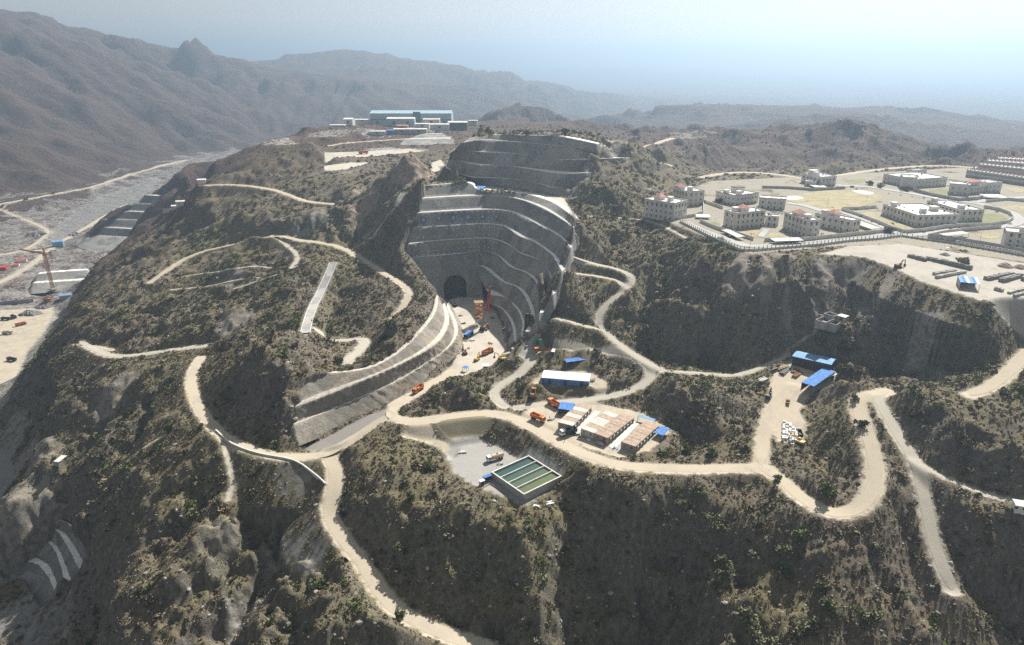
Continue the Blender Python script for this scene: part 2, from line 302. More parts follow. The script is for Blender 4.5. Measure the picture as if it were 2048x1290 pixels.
# far country: px, py, None, distance
FAR = [
 [(-500,-36,None,2400),(-200,24,None,2500),(0,60,None,2600),(60,76,None,2620),(100,86,None,2620),(160,102,None,2650),(200,114,None,2700),(250,136,None,2750),(300,148,None,2800),(350,156,None,2900),(400,164,None,2950),(450,196,None,2900),(490,239,None,2800),(520,272,None,2700)],
 [(-300,330,None,1500),(-100,300,None,1650),(0,300,None,1750),(120,300,None,1900),(240,310,None,2050),(320,300,None,2250)], [(-200,170,None,2050),(0,170,None,2150),(120,200,None,2250),(240,220,None,2350),(340,235,None,2450)], [(-120,400,None,1440),(0,400,None,1470),(150,380,None,1600),(250,348,None,1820),(370,314,None,2180)],
 [(400,134,None,3300),(440,130,None,3350),(500,134,None,3400),(560,140,None,3500),(640,150,None,3500),(720,160,None,3400)], [(380,150,None,3250),(440,180,None,3150),(530,205,None,3050),(490,215,None,3000)],
 [(520,130,None,4600),(580,110,None,4700),(640,102,None,4800),(690,96,None,4850),(740,104,None,4800),(800,118,None,4700),(860,122,None,4600),(920,132,None,4500),(980,148,None,4400),(1040,168,None,4300),(1100,196,None,4200),(1150,218,None,4100)],
 [(560,230,None,2900),(640,228,None,2950),(700,215,None,3000),(800,222,None,3050),(900,225,None,3100),(1000,228,None,3200)], [(600,180,None,3250),(740,175,None,3400),(860,180,None,3500),(980,195,None,3600)],
 [(950,235,None,1850),(990,217,None,1900),(1040,211,None,1950),(1110,212,None,1950),(1150,228,None,1900),(1172,244,None,1850)], [(960,250,None,1650),(1050,245,None,1680),(1150,252,None,1650)],
 [(1190,255,None,2500),(1240,225,None,2550),(1300,210,None,2600),(1360,209,None,2600),(1450,206,None,2650),(1530,212,None,2700),(1600,210,None,2700),(1700,216,None,2600),(1800,212,None,2600),(1900,225,None,2500),(2048,245,None,2400),(2300,250,None,2300)],
 [(1200,268,None,2000),(1320,258,None,2050),(1450,250,None,2100),(1560,248,None,2150),(1700,246,None,2150),(1850,250,None,2100),(2048,270,None,1900)], [(1500,290,None,1350),(1700,290,None,1350)], [(1960,280,None,1650)], [(1600,228,None,2050),(1760,226,None,2100)],
 [(1320,312,None,990),(1360,298,None,1010),(1415,284,None,1030),(1450,290,None,1030),(1500,268,None,1080),(1560,264,None,1090),(1620,262,None,1090),(1700,252,None,1090),(1740,262,None,1080),(1780,275,None,1070),(1830,270,None,1100),(1870,282,None,1080),(1910,312,None,1050)],
 [(1340,340,None,860),(1440,335,None,870),(1560,335,None,865),(1660,335,None,865),(1780,325,None,900),(1900,322,None,930)], [(1480,300,None,960),(1600,300,None,960),(1700,295,None,965)],
 [(1930,330,None,930),(1980,322,None,1050),(2060,318,None,1150)], [(1920,300,None,1500),(2048,300,None,1500)],
 [(1180,290,None,1000),(1300,275,None,1100),(1400,270,None,1300)],
 [(245,100,None,9000),(280,86,None,9000),(315,100,None,9000)], [(180,128,None,8500),(400,128,None,8500)],
]
FARW = [[(-6000,2000,150),(-6000,5000,100),(-3000,9000,-80)],[(-1500,4200,100),(-900,4000,80)],[(-900,6500,-90),(0,6500,-95),(1500,5000,-110),(3000,4000,-100),(5000,3000,-60)],
 [(-2500,12000,-110),(0,12000,-115),(4000,9000,-115),(8000,8000,-115)],[(-20000,40000,-115),(0,42000,-115),(20000,42000,-115),(40000,20000,-115),(-30000,10000,50)],
 [(600,3200,-90),(1200,3300,-100),(2200,3200,-90),(3500,2500,-60)],[(-350,2300,-102),(-100,2600,-104),(200,2900,-106),(500,3300,-108)],[(-1500,1900,10),(-2500,2000,90)],[(-1400,3300,240),(-1800,2900,330),(-2600,2800,380)],[(1200,1300,40),(1600,1700,20),(2500,1500,20)]]
# ------------------------------------------------------------------ the cut faces (crest lines, bottom to top)
PIT_TOE = [(885,610,-5),(897,601,-5),(915,596,-5),(940,593,-5),(965,598,-5),(985,611,-5),(1000,638,-5),(1010,665,-5),(1014,688,-5),(1012,706,-5)]
PIT_A2 = [(975,606,1),(1001,614,1),(1016,632,1),(1025,651,1),(1028,682,1)]
PIT_A1 = [(980,590,8),(1000,592,8),(1016,597,8),(1036,621,8),(1045,641,8),(1042,668,8)]
PIT_A = [(951,531,18),(969,534,18),(988,552,18),(1008,566,18),(1030,571,18),(1047,586,18),(1056,606,18),(1064,628,18),(1060,646,18),(1050,664,18)]
PIT_B = [(820,516,28.5),(845,513,28.5),(870,512,28.5),(910,508,28.5),(950,503,28.5),(967,502,28.5),(984,506,28.5),(1000,513,28.5),(1012,529,28.5),(1027,538,28.5),(1049,543,28.5),(1069,559,28.5),(1082,583,28.5),(1085,606,28.5),(1080,626,28.5)]
PIT_C = [(816,488,39.3),(850,483,39.3),(955,476,39.3),(985,477,39.3),(1008,485,39.3),(1027,495,39.3),(1041,508,39.3),(1072,516,39.3),(1091,531,39.3),(1103,556,39.3),(1106,590,39.3)]
PIT_D = [(826,455,50),(880,452,50),(966,447,50),(1000,450,50),(1017,456,50),(1037,473,50),(1065,481,50),(1092,500,50),(1110,516,50),(1124,543,50)]
PIT_E = [(832,426,60.5),(880,423,60.5),(969,418,60.5),(1010,420,60.5),(1044,430,60.5),(1078,450,60.5),(1113,468,60.5),(1133,485,60.5),(1142,496,60.5)]
PIT_F = [(838,397,70),(900,393,70),(966,390,70),(1010,392,70),(1044,399,70),(1078,412,70),(1097,422,70),(1122,437,70),(1148,455,70)]
PIT_G = [(850,371,78.5),(900,367,79),(944,364,79),(951,380,73.5),(1010,382,73.5),(1051,387,73.5),(1078,394,73.5),(1106,404,73.5),(1130,420,74),(1152,438,74)]
UP_0 = [(882,341,72),(895,350,71.5),(922,357,71),(952,369,71),(1010,380,71),(1060,385,71),(1106,394,71),(1128,396,71)]
UP_1 = [(888,333,81), (901,341,80.5), (938,355,80.5), (976,355,80.5), (1044,359,80), (1078,367,78.8), (1106,376,77.7), (1147,372,78.5)]
UP_2 = [(900,311,90.5), (914,319,90.5), (938,329,90.5), (1010,331,90.5), (1061,338,89.8), (1112,348,88.7), (1172,346,89)]
UP_3 = [(908,297,100.5), (945,304,100.5), (1010,305.5,100.5), (1078,312,100), (1123,321,99), (1190,318,99), (1258,315,96.5)]
UP_4 = [(921,286,109), (959,279,110), (1010,281.5,110), (1068,287,110), (1123,292,110), (1170,291,109.3), (1215,290,106.5)]
UP_5 = [(941,274,112), (966,268,114), (1010,269.5,114.5), (1060,270.5,116), (1095,271,117.3), (1120,270,118.5), (1160,277,115.5), (1200,286,110.5)]
LW_T = [(596,893,-13),(667,864,-11),(731,831,-9),(828,781,-5),(902,725,-5),(927,690,-5),(926,660,-5),(913,630,-5),(899,604,-5)]
LW_2 = [(586,850,-5),(681,813,-3),(745,785,0),(802,759,2),(848,730,3.5),(890,702,4),(910,682,4),(918,658,4),(908,632,4),(895,606,4)]
LW_1 = [(590,814,1.5),(647,793,4),(711,767,7),(753,750,8.5),(800,729,10),(860,698,11.5),(890,670,12),(901,636,12),(889,606,12)]
LW_0 = [(598,768,9),(640,746,11),(690,745,10.5),(750,735,11),(800,705,14),(830,676,17),(858,646,20),(874,620,20.5),(876,590,20.5)]
RB = [[(360+160,520,-105),(250,522,-105)]]
TER = [[(150,490,-105),(165,500,-105),(250,512,-105)],[(183,469,-93),(215,472,-93),(262,475,-93)],[(196,454,-82),(230,456,-82),(280,459,-82)],[(205,438,-71),(245,438,-71),(300,441,-71)],
       [(247,422,-60),(285,424,-60),(330,426,-60)],[(271,406,-49),(310,408,-49),(345,410,-49)],[(289,390,-37),(315,391,-37),(350,393,-37)]]
def lines1(*L): return [smooth(line3(p), 1) for p in L]
def lines(*L): return [smooth(line3(p), 2) for p in L]
CUTS = []      # outline of every excavation, so the ground is opened there
def loft(name, L, m, n, frac=.4, rows=5, rough=.35, ends=(7, 7), apron=5., hole=None, first_berm=True, drop=6):
    L = [resample(P, n) for P in L]; seed = len(CUTS)*31
    R = [(L[0], 0)]
    for i in range(len(L)-1):
        a, b = L[i], L[i+1]; toe = a.copy()
        if i or first_berm: toe[:, :2] = a[:, :2]*(1-frac)+b[:, :2]*frac; R.append((toe, 1))   # 1: the row below-to-here is berm
        for k in range(1, rows+1):
            q = toe*(1-k/rows)+b*(k/rows); R.append((q, 0))
    last = L[-1]; back = last[:, :2]-L[-2][:, :2]; back /= np.linalg.norm(back, axis=1)[:, None]+1e-6
    ap = last.copy(); ap[:, :2] += back*apron; ap[:, 2] -= .4; R.append((ap, 1))
    ap2 = ap.copy(); ap2[:, :2] += back*3; ap2[:, 2] -= 7; R.append((ap2, 0))
    kinds = [k for _, k in R]; G = np.stack([r for r, _ in R])         # rows x n x 3
    nx = perlin(G[..., 0]/3.1+G[..., 2]/2.3, G[..., 1]/3.1-G[..., 2]/2.7, seed)+.6*perlin(G[..., 0]/1.1+G[..., 2], G[..., 1]/1.1, seed+3)
    G[1:-1, :, 1] += nx[1:-1]*rough; G[1:-1, :, 0] += np.roll(nx, 3, 1)[1:-1]*rough*.7; G[1:-1, :, 2] += .4*rough*nx[1:-1]
    for e, s in ((0, 1), (-1, -2)):
        if ends[0 if e == 0 else 1]:
            d = G[:, e]-G[:, s]; d[:, 2] = 0; d /= np.linalg.norm(d, axis=1)[:, None]+1e-6
            c = G[:, e]+d*ends[0 if e == 0 else 1]; c[:, 2] -= drop*(1+.5*(e != 0)); G = np.concatenate([c[:, None], G], 1) if e == 0 else np.concatenate([G, c[:, None]], 1)
    r, c = G.shape[:2]; idx = np.arange(r*c).reshape(r, c)
    f = np.stack([idx[:-1, :-1], idx[:-1, 1:], idx[1:, 1:], idx[1:, :-1]], -1); mi = np.repeat(np.array(kinds[1:])[:, None], c-1, 1); mi[:, 0] = 0; mi[:, -1] = 0
    keep = np.ones(mi.shape, bool)
    if hole is not None:
        cc = (G[:-1, :-1]+G[1:, 1:])/2; keep = ~hole(cc)
    o = mesh_np(name, G.reshape(-1, 3), f[keep], m, kind='structure', smooth_=False)
    o.data.polygons.foreach_set('material_index', mi[keep].astype(np.int32)); 
    CUTS.append((np.vstack([L[0][:, :2], L[-1][::-1, :2]]), min(P[:, 2].min() for P in L)))
    return o
# ------------------------------------------------------------------ ground sheet
def grow(a, d, g, end):
    r = [a]; 
    while r[-1] < end: d *= g; r.append(r[-1]+d)
    return np.array(r[1:])
def make_axes():
    x0 = np.arange(0, 300, 1.25); px = np.r_[x0, grow(x0[-1], 1.25, 1.014, 42000)]
    xs = np.r_[-px[:0:-1], px]
    y0 = np.arange(185, 640, 1.2); y1 = grow(y0[-1], 1.2, 1.0085, 3600); ys = np.r_[grow(-185, 1.5, 1.35, 400)[::-1]*-1, y0, y1, grow(y1[-1], y1[-1]-y1[-2], 1.035, 45000)]
    return xs, ys
XS, YS = make_axes()
def rbf_fit(P):
    D = np.linalg.norm(P[:, None, :2]-P[None, :, :2], axis=2); n = len(P)
    A = np.zeros((n+3, n+3)); A[:n, :n] = -D; A[range(n), range(n)] += .6; A[:n, n] = 1; A[:n, n+1:] = P[:, :2]/1000; A[n:, :n] = A[:n, n:].T
    return np.linalg.solve(A, np.r_[P[:, 2], 0, 0, 0])
def rbf_eval(P, w, x, y):
    out = np.empty(x.shape, np.float64); xf, yf, of = x.ravel(), y.ravel(), out.ravel(); px = P[:, 0].astype(np.float32); py = P[:, 1].astype(np.float32); ww = w[:-3].astype(np.float32)
    for k in range(0, len(xf), 20000):
        a = xf[k:k+20000].astype(np.float32); b = yf[k:k+20000].astype(np.float32)
        of[k:k+20000] = -np.sqrt((a[:, None]-px)**2+(b[:, None]-py)**2) @ ww
    return of.reshape(x.shape)+w[-3]+w[-2]*x/1000+w[-1]*y/1000
def build_heights():
    pts = []
    def put(P, k=.035):
        P = np.asarray(P, float)
        for a, b in zip(P[:-1], P[1:]):
            st = max(9, k*min(a[1], b[1])); n = max(1, int(np.linalg.norm(b-a)/st)); pts.extend(a+(b-a)*t/n for t in range(n))
        pts.append(P[-1])
    for g in GUIDES: put(line3(g))
    for g in WORLD_GUIDES: put(np.array(g, float))
    for g in FAR: put(line3(g), .04)
    for g in FARW: put(np.array(g, float), .3)
    for w, g in ROADS.values(): put(line3(g))
    for n, c, g in YARDS: put(line3(g+g[:1]))
    for g in (PIT_TOE, UP_5, LW_T, LW_0): put(line3(g))
    for g in (PIT_B, PIT_C, PIT_D, PIT_E, PIT_F, PIT_G, UP_0, UP_1, UP_2, UP_3, UP_4, PIT_A, TER[0], TER[3], TER[6]):
        L = line3(g); put(L[:2]); put(L[-2:])
    for q in line3(SKYLINE):           # the western slope falls away behind its own edge
        l = math.hypot(q[0], q[1]); u = np.array([q[0], q[1]])/l; dr = np.array([-u[1], u[0]])*.8+u*.6
        for dd, dz in ((16, 13), (36, 34), (70, 64)): pts.append(np.array([*(q[:2]+dr*dd*max(1, l/700)), max(-109, q[2]-dz)]))
        pts.append(q)
    P = np.array(pts); key = np.round(P[:, :2]/3).astype(int); _, u = np.unique(key, axis=0, return_index=True); P = P[u]
    w = rbf_fit(P); X, Y = np.meshgrid(XS, YS)
    cx = np.unique(np.r_[XS[::4], XS[-1]]); cy = np.unique(np.r_[YS[::4], YS[-1]]); gx, gy = np.meshgrid(cx, cy)
    h = rbf_eval(P, w, gx, gy)
    def up(a, c, f, ax):               # cubic upsample along an axis
        i = np.clip(np.searchsorted(c, f)-1, 0, len(c)-2); t = (f-c[i])/(c[i+1]-c[i])
        m = np.gradient(a, c, axis=ax); d = (c[i+1]-c[i])
        tk = lambda q, j: np.take(q, j, axis=ax); sh = (-1, 1) if ax == 0 else (1, -1); t = t.reshape(sh); d = d.reshape(sh)
        return (2*t**3-3*t**2+1)*tk(a, i)+(t**3-2*t**2+t)*d*tk(m, i)+(-2*t**3+3*t**2)*tk(a, i+1)+(t**3-t**2)*d*tk(m, i+1)
    h = up(up(h, cy, YS, 0), cx, XS, 1)
    return X, Y, h
X, Y, HT = build_heights()
BASE = HT.copy()
R2 = np.hypot(X, Y)
gy_, gx_ = np.gradient(BASE, YS, XS); SLOPE = np.hypot(gx_, gy_)
# erosion relief, growing with the size of the country
s1 = sstep(.05, .5, SLOPE)
wx = X+9*fbm(X/60, Y/60, 2, 5); wy = Y+9*fbm(X/60, Y/60, 2, 9)
near = 1-sstep(700, 1300, R2)
def flow(mask, wl, step, K, seed):     # relief drawn out along the fall of the ground
    jj, ii = np.nonzero(mask); x0 = X[jj, ii]; y0 = Y[jj, ii]; acc = perlin(x0/wl, y0/wl, seed); 
    for sg in (1, -1):
        x, y = x0.copy(), y0.copy()
        for k in range(K):
            i = np.clip(np.searchsorted(XS, x), 0, len(XS)-1); j = np.clip(np.searchsorted(YS, y), 0, len(YS)-1); a, b = gx_[j, i], gy_[j, i]; m = np.hypot(a, b)+1e-4
            x += sg*step*a/m; y += sg*step*b/m; acc += perlin(x/wl, y/wl, seed)
    r = np.zeros(X.shape); r[jj, ii] = acc/(2*K+1)*math.sqrt(K)*1.1; return r
HT += near*s1*3.6*flow(R2 < 1150, 16, 5, 5, 101); HT += near*s1*1.3*flow(R2 < 700, 5.5, 2.5, 5, 131)
fm = (R2 > 800) & (R2 < 7000) & (Y > 0); fr = sstep(1250, 1700, R2)*(1-sstep(5000, 7000, R2)); HT += fr*sstep(.06, .35, SLOPE)*np.clip(R2/2400, .4, 1.5)*(30*np.tanh(flow(fm, 150, 42, 6, 151)*1.25)+17*flow(fm, 50, 18, 5, 171)+5*flow(fm & (R2 < 3600), 20, 8, 4, 191))
HT += near*s1*(6.0*(ridged(wx/85, wy/85, 4, 21)-.85)+1.8*(ridged(wx/19, wy/19, 3, 43)-.75))
HT += near*(.35+.65*s1)*(.8*fbm(X/14, Y/14, 3, 3)+.55*fbm(X/4.2, Y/4.2, 2, 8))
mid = sstep(600, 1200, R2)*(1-sstep(6000, 12000, R2)); wx = X+60*fbm(X/400, Y/400, 3, 15); wy = Y+60*fbm(X/400, Y/400, 3, 19)
s2 = sstep(.04, .35, SLOPE); s2b = sstep(.015, .13, SLOPE); s2 = np.maximum(s2, s2b*sstep(1500, 2000, R2)*sstep(0, 300, X))
HT += mid*s2*(np.clip(R2/2600, .35, 1.5)*22*(ridged(wx/330, wy/330, 5, 61)-1.35)+6*fbm(X/60, Y/60, 4, 71))
HT += sstep(650, 1000, R2)*(1-sstep(1800, 2600, R2))*s2b*(.45+.55*sstep(50, 250, X))*(19*(ridged(X/165, Y/165, 5, 66)-1.0)+4*fbm(X/40, Y/40, 3, 68))
HT += mid*(1-s2)*2*fbm(X/90, Y/90, 3, 77)
HT += sstep(4000, 9000, R2)*(18*fbm(X/1500, Y/1500, 4, 91))
def win(lo, hi, pad):
    i0, i1 = np.searchsorted(XS, [lo[0]-pad, hi[0]+pad]); j0, j1 = np.searchsorted(YS, [lo[1]-pad, hi[1]+pad]); return slice(max(j0-1, 0), j1+1), slice(max(i0-1, 0), i1+1)
def ground(x, y):
    x = np.asarray(x, float); y = np.asarray(y, float)
    i = np.clip(np.searchsorted(XS, x)-1, 0, len(XS)-2); j = np.clip(np.searchsorted(YS, y)-1, 0, len(YS)-2)
    u = (x-XS[i])/(XS[i+1]-XS[i]); v = (y-YS[j])/(YS[j+1]-YS[j])
    return (HT[j, i]*(1-u)+HT[j, i+1]*u)*(1-v)+(HT[j+1, i]*(1-u)+HT[j+1, i+1]*u)*v
def dirt_at(x, y):
    i = np.clip(np.searchsorted(XS, x), 0, len(XS)-1); j = np.clip(np.searchsorted(YS, y), 0, len(YS)-1); return DIRT[j, i]
def hit(px, py):                       # where a sight line meets the ground
    d = np.arange(150, 3500, .7); v = py-CY; yy = d; t = TT(py); zz = H-yy*t; xx = (px-CX)/F*(yy*CP+(H-zz)*SP)
    g = ground(xx, yy); k = np.argmax(zz <= g); 
    return np.array([xx[k], yy[k], g[k]])
GULLIES = [([(590,945),(570,1010),(545,1070),(500,1130),(455,1200),(420,1300)],13,30),([(640,1010),(625,1080),(600,1150),(590,1230),(560,1300)],9,18),([(345,760),(290,830),(230,910),(180,980),(120,1040)],8,22),([(270,760),(215,820),(160,890),(110,950)],7,20),([(350,600),(290,640),(220,690)],7,26),([(1165,1040),(1190,1120),(1195,1200),(1180,1300)],8,22),([(1290,1010),(1330,1090),(1320,1180),(1290,1300)],9,24),([(840,1010),(800,1080),(840,1160),(900,1230)],5,14),([(960,1050),(940,1120),(990,1220),(1010,1300)],6,16),([(1490,1020),(1450,1090),(1380,1180),(1330,1300)],8,22),([(1620,1080),(1590,1150),(1540,1220),(1500,1300)],4,16),
 ([(430,910),(395,980),(350,1050),(300,1110)],7,18),([(500,960),(490,1040),(440,1100)],6,14),([(560,640),(520,670),(470,690)],8,24),([(700,560),(660,600),(625,640)],9,26),([(560,500),(500,560),(430,600),(340,650)],8,30),([(430,520),(360,560),(290,600)],6,24),([(620,440),(560,470)],7,30),([(690,420),(640,450),(600,470)],7,26),([(760,430),(720,450),(700,480)],8,20),([(500,390),(430,430),(350,470),(270,510)],9,34),([(1340,520),(1330,590),(1300,650),(1290,700)],8,22),([(1430,540),(1420,620),(1430,700)],6,18),([(1230,460),(1210,510)],4,14),([(1700,540),(1690,620),(1690,690)],5,18),([(1860,600),(1830,680),(1790,730)],7,22),([(1950,630),(1930,690)],6,18),([(1320,790),(1370,840),(1390,880)],5,14),([(1460,800),(1440,860)],4,12),([(1660,880),(1680,930)],5,12),([(1870,810),(1850,870)],5,14),([(1960,850),(1930,910)],5,14),([(560,760),(530,830)],5,14),([(470,740),(450,820)],5,14),([(1210,380),(1230,420)],5,14),([(640,310),(560,340),(480,370)],9,40),([(770,350),(720,380),(660,400)],8,24)]
for pts, dep, wid in GULLIES:
    P = np.array([hit(*p) for p in pts]); P = smooth(P, 2); P = resample(P, step=4); P[:, 0] += 3*perlin(P[:, 1]/14, P[:, 0]/14, 3); w = win(P.min(0), P.max(0), wid); best = np.full(X[w].shape, 1e9); tt = np.zeros(best.shape)
    for k in range(len(P)-1):
        d, t = segdist(X[w], Y[w], P[k], P[k+1]); m = d < best; best = np.where(m, d, best); tt = np.where(m, (k+t)/(len(P)-1), tt)
    best = best+wid*.22*fbm(X[w]/11, Y[w]/11, 3, 81); boost = 1.55 if pts[-1][1] > 900 else 1.15; HT[w] -= dep*boost*np.clip(1-best/wid, 0, 1)**1.15*np.clip(tt*4+.15, 0, 1)
DIRT = np.full(X.shape, -30., np.float32); PC = np.zeros(X.shape+(3,), np.float32)
KC = {'sand': (.455,.395,.3), 'pale': (.46,.42,.35), 'bed': (.24,.23,.22), 'grey': (.32,.31,.285), 'mud': (.2,.18,.12), 'plateau': (.28,.255,.2), 'plain': (.40,.368,.315), 'road': (.455,.395,.3), 'greyroad': (.42,.385,.315), 'cut': (.27,.25,.215), 'rubble': (.24, .22, .2)}
def polysd(x, y, P):
    d = np.full(x.shape, 1e9)
    for k in range(len(P)): d = np.minimum(d, segdist(x, y, P[k], P[(k+1) % len(P)])[0])
    return np.where(inpoly(x, y, P), d, -d)
def paintsd(w, sd, col, bias=0):
    m = sd+bias > DIRT[w]; PC[w][m] = col; DIRT[w] = np.maximum(DIRT[w], sd)
def yard(pts, col, pad=40, cut=1.1, fill=.75, paint_=True):
    P = line3(pts) if len(pts[0]) == 3 and not isinstance(pts, np.ndarray) else np.asarray(pts)
    A = np.c_[P[:, :2]-P[:, :2].mean(0), np.ones(len(P))]; co = np.linalg.lstsq(A, P[:, 2], rcond=None)[0]
    w = win(P.min(0), P.max(0), pad); x, y = X[w], Y[w]; sd = polysd(x, y, P); z = (x-P[:, 0].mean())*co[0]+(y-P[:, 1].mean())*co[1]+co[2]
    e = np.clip(-sd, 0, None); h = HT[w]; HT[w] = np.where(e > pad-1, h, np.clip(h, z-e*fill-.02, z+e*cut+.02))
    if paint_: paintsd(w, sd, KC[col])
def road(pts, hw, col, pad=26, cut=1.15, fill=.8):
    P = smooth(pts if isinstance(pts, np.ndarray) else line3(pts), 2); P = resample(P, step=max(2.5, .006*P[:, 1].mean()))
    w = win(P.min(0), P.max(0), pad); x, y = X[w], Y[w]; best = np.full(x.shape, 1e9); z = np.zeros(x.shape)
    for a, b in zip(P[:-1], P[1:]):
        i0, i1 = np.searchsorted(XS[w[1]], [min(a[0], b[0])-pad, max(a[0], b[0])+pad]); j0, j1 = np.searchsorted(YS[w[0]], [min(a[1], b[1])-pad, max(a[1], b[1])+pad])
        q = (slice(j0, j1), slice(i0, i1)); d, t = segdist(x[q], y[q], a, b); m = d < best[q]
        best[q] = np.where(m, d, best[q]); z[q] = np.where(m, a[2]+(b[2]-a[2])*t, z[q])
    e = np.clip(best-hw-.6, 0, None); h = HT[w]; HT[w] = np.where(best > pad-1, h, np.clip(h, z-e*fill, z+e*cut))
    paintsd(w, hw-best, KC[col]); return P
for n, c, g in sorted(YARDS, key=lambda q: q[0] != 'camp_floor'):
    if n == 'camp_floor': yard(g, c, pad=30, cut=.6, fill=.62); DIRT[:] = np.where(DIRT > 1.2, 1.2+4*fbm(X/23, Y/23, 3, 88)+1.5, DIRT)
    elif n == 'block_yard': yard(g, c, pad=20, cut=.6, fill=.62)
    elif n == 'river_flat' or n == 'river_bed': yard(g, c, pad=30, cut=.5, fill=.5)
    else: yard(g, c)
RL = {}
for n, (hw, g) in ROADS.items():
    RL[n] = road(g, hw, 'greyroad' if n in ('loop_road', 'ridge_road', 'crest_track', 'spur_track', 'yard_track', 'descent_road', 'side_road', 'terrace_road', 'saddle_road') else 'road')
vm = (HT < -96+5*fbm(X/60, Y/60, 3, 97)) & (Y > 540) & (Y < 2600) & (X < -240) & (DIRT < .5); DIRT[vm] = np.minimum(.5, .2+1.6*fbm(X/25, Y/25, 4, 99))[vm]; PC[vm] = (.30, .283, .262)
CHUTES = [([(667,527), (655,556), (640,590), (622,635), (610,668)], 3.0, 'wide grey concrete chute below the winding road'), ([(806,388), (790,412), (768,446), (746,476)], 1.7, 'narrow concrete chute climbing beside the pit spur')]
for k, (px, hw, lab) in enumerate(CHUTES):
    P = np.array([hit(*p) for p in px]); P[1:-1, 2] = .5*P[1:-1, 2]+.25*(P[:-2, 2]+P[2:, 2]); P = road(P, hw+1, 'cut', pad=12); CHUTES[k] = (P, hw, lab)
for px, hw in (([(358,556),(400,548),(442,543),(504,533),(540,536)],1.3), ([(345,580),(418,573),(470,560),(520,556)],1.3), ([(470,577),(510,564),(552,550)],1.2), ([(548,470),(575,490),(600,512),(585,535)],2.2), ([(1640,658),(1600,684),(1570,705)],1), ([(330,870),(270,905),(215,960)],1.4), ([(1030,655),(1045,640),(1070,628)],1.2), ([(440,870),(455,910),(468,960),(460,1000)],1.6), ([(1180,432),(1240,436),(1290,440),(1330,452),(1370,475)],1.5), ([(1300,378),(1340,392),(1370,398)],2)):
    road(np.array([hit(*p) for p in px]), hw, 'greyroad', pad=9)
yard([(605,896,-13.3),(667,866,-11.3),(735,833,-8.7),(775,816,-5.6),(765,835,-5),(735,856,-7.5),(690,888,-11),(640,903,-13)], 'rubble', pad=8)
yard(np.vstack([line3(PIT_G[3:]), line3(UP_0[::-1])]), 'pale', pad=8)
# ------------------------------------------------------------------ materials of the land
def ground_mat():
    t = NT('ground'); co = t.coord('Object'); b = t.attr('pc', 'Color'); tint = t.attr('tint', 'Color'); dirt = t.attr('dirt')
    n0 = t.noise(co, .035, 5, .6); n1 = t.noise(co, .16, 5, .65); n2 = t.noise(co, .9, 4, .7); n3 = t.noise(co, 3.5, 3, .7)
    wild = t.ramp(t.math('ADD', t.math('MULTIPLY', n1, .6), t.math('MULTIPLY', n2, .4)), (.30, (.06,.053,.042)), (.44, (.132,.113,.093)), (.54, (.2,.168,.134)), (.66, (.262,.222,.172)))
    grass = t.ramp(n2, (.3, (.10,.086,.058)), (.55, (.185,.153,.102)), (.75, (.275,.228,.155)))
    wild = t.mix(t.rng(n0, .42, .58), wild, grass)
    wild = t.mix(t.math('MULTIPLY', t.rng(n3, .55, .7), .45), wild, (.05,.05,.036,1))
    nz = t.n('ShaderNodeSeparateXYZ'); t.l(t.n('ShaderNodeNewGeometry').outputs['Normal'], nz.inputs[0])
    rock = t.ramp(t.noise(t.mapping(co, (1, 1, .35)), .5, 6, .7), (.3, (.07,.062,.055)), (.5, (.15,.132,.115)), (.72, (.26,.235,.205)))
    wild = t.mix(t.rng(nz.outputs[2], .80, .62), wild, rock)
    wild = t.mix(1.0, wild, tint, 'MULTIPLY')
    pf = t.math('ADD', .8, t.math('ADD', t.math('MULTIPLY', n1, .25), t.math('MULTIPLY', n2, .17)))
    pcol = t.mix(1.0, b, pf, 'MULTIPLY'); pcol = t.mix(t.math('MULTIPLY', t.rng(t.noise(co, .07, 7, .72), .48, .64), .55), pcol, (.29,.265,.225,1)); pcol = t.mix(t.math('MULTIPLY', t.rng(t.noise(co, .7, 5, .75), .58, .7), .45), pcol, (.22,.2,.17,1))
    edge = t.math('ADD', dirt, t.math('MULTIPLY', t.math('SUBTRACT', t.noise(co, .24, 6, .72), .5), 11))
    t.color(t.mix(t.rng(edge, -.9, .8), wild, pcol))
    hb = t.math('ADD', t.math('MULTIPLY', n2, .8), t.math('MULTIPLY', n3, .35)); w = t.math('SUBTRACT', 1, t.math('MULTIPLY', t.rng(dirt, -1, 1), .85))
    t.b.inputs['Roughness'].default_value = .97; t.b.inputs['Specular IOR Level'].default_value = .1
    nf = t.math('MULTIPLY', t.math('MULTIPLY', t.noise(co, .035, 9, .68), 16), t.attr('far')); t.bump(t.math('ADD', t.math('MULTIPLY', hb, w), nf), .9, 1.3); return t.m
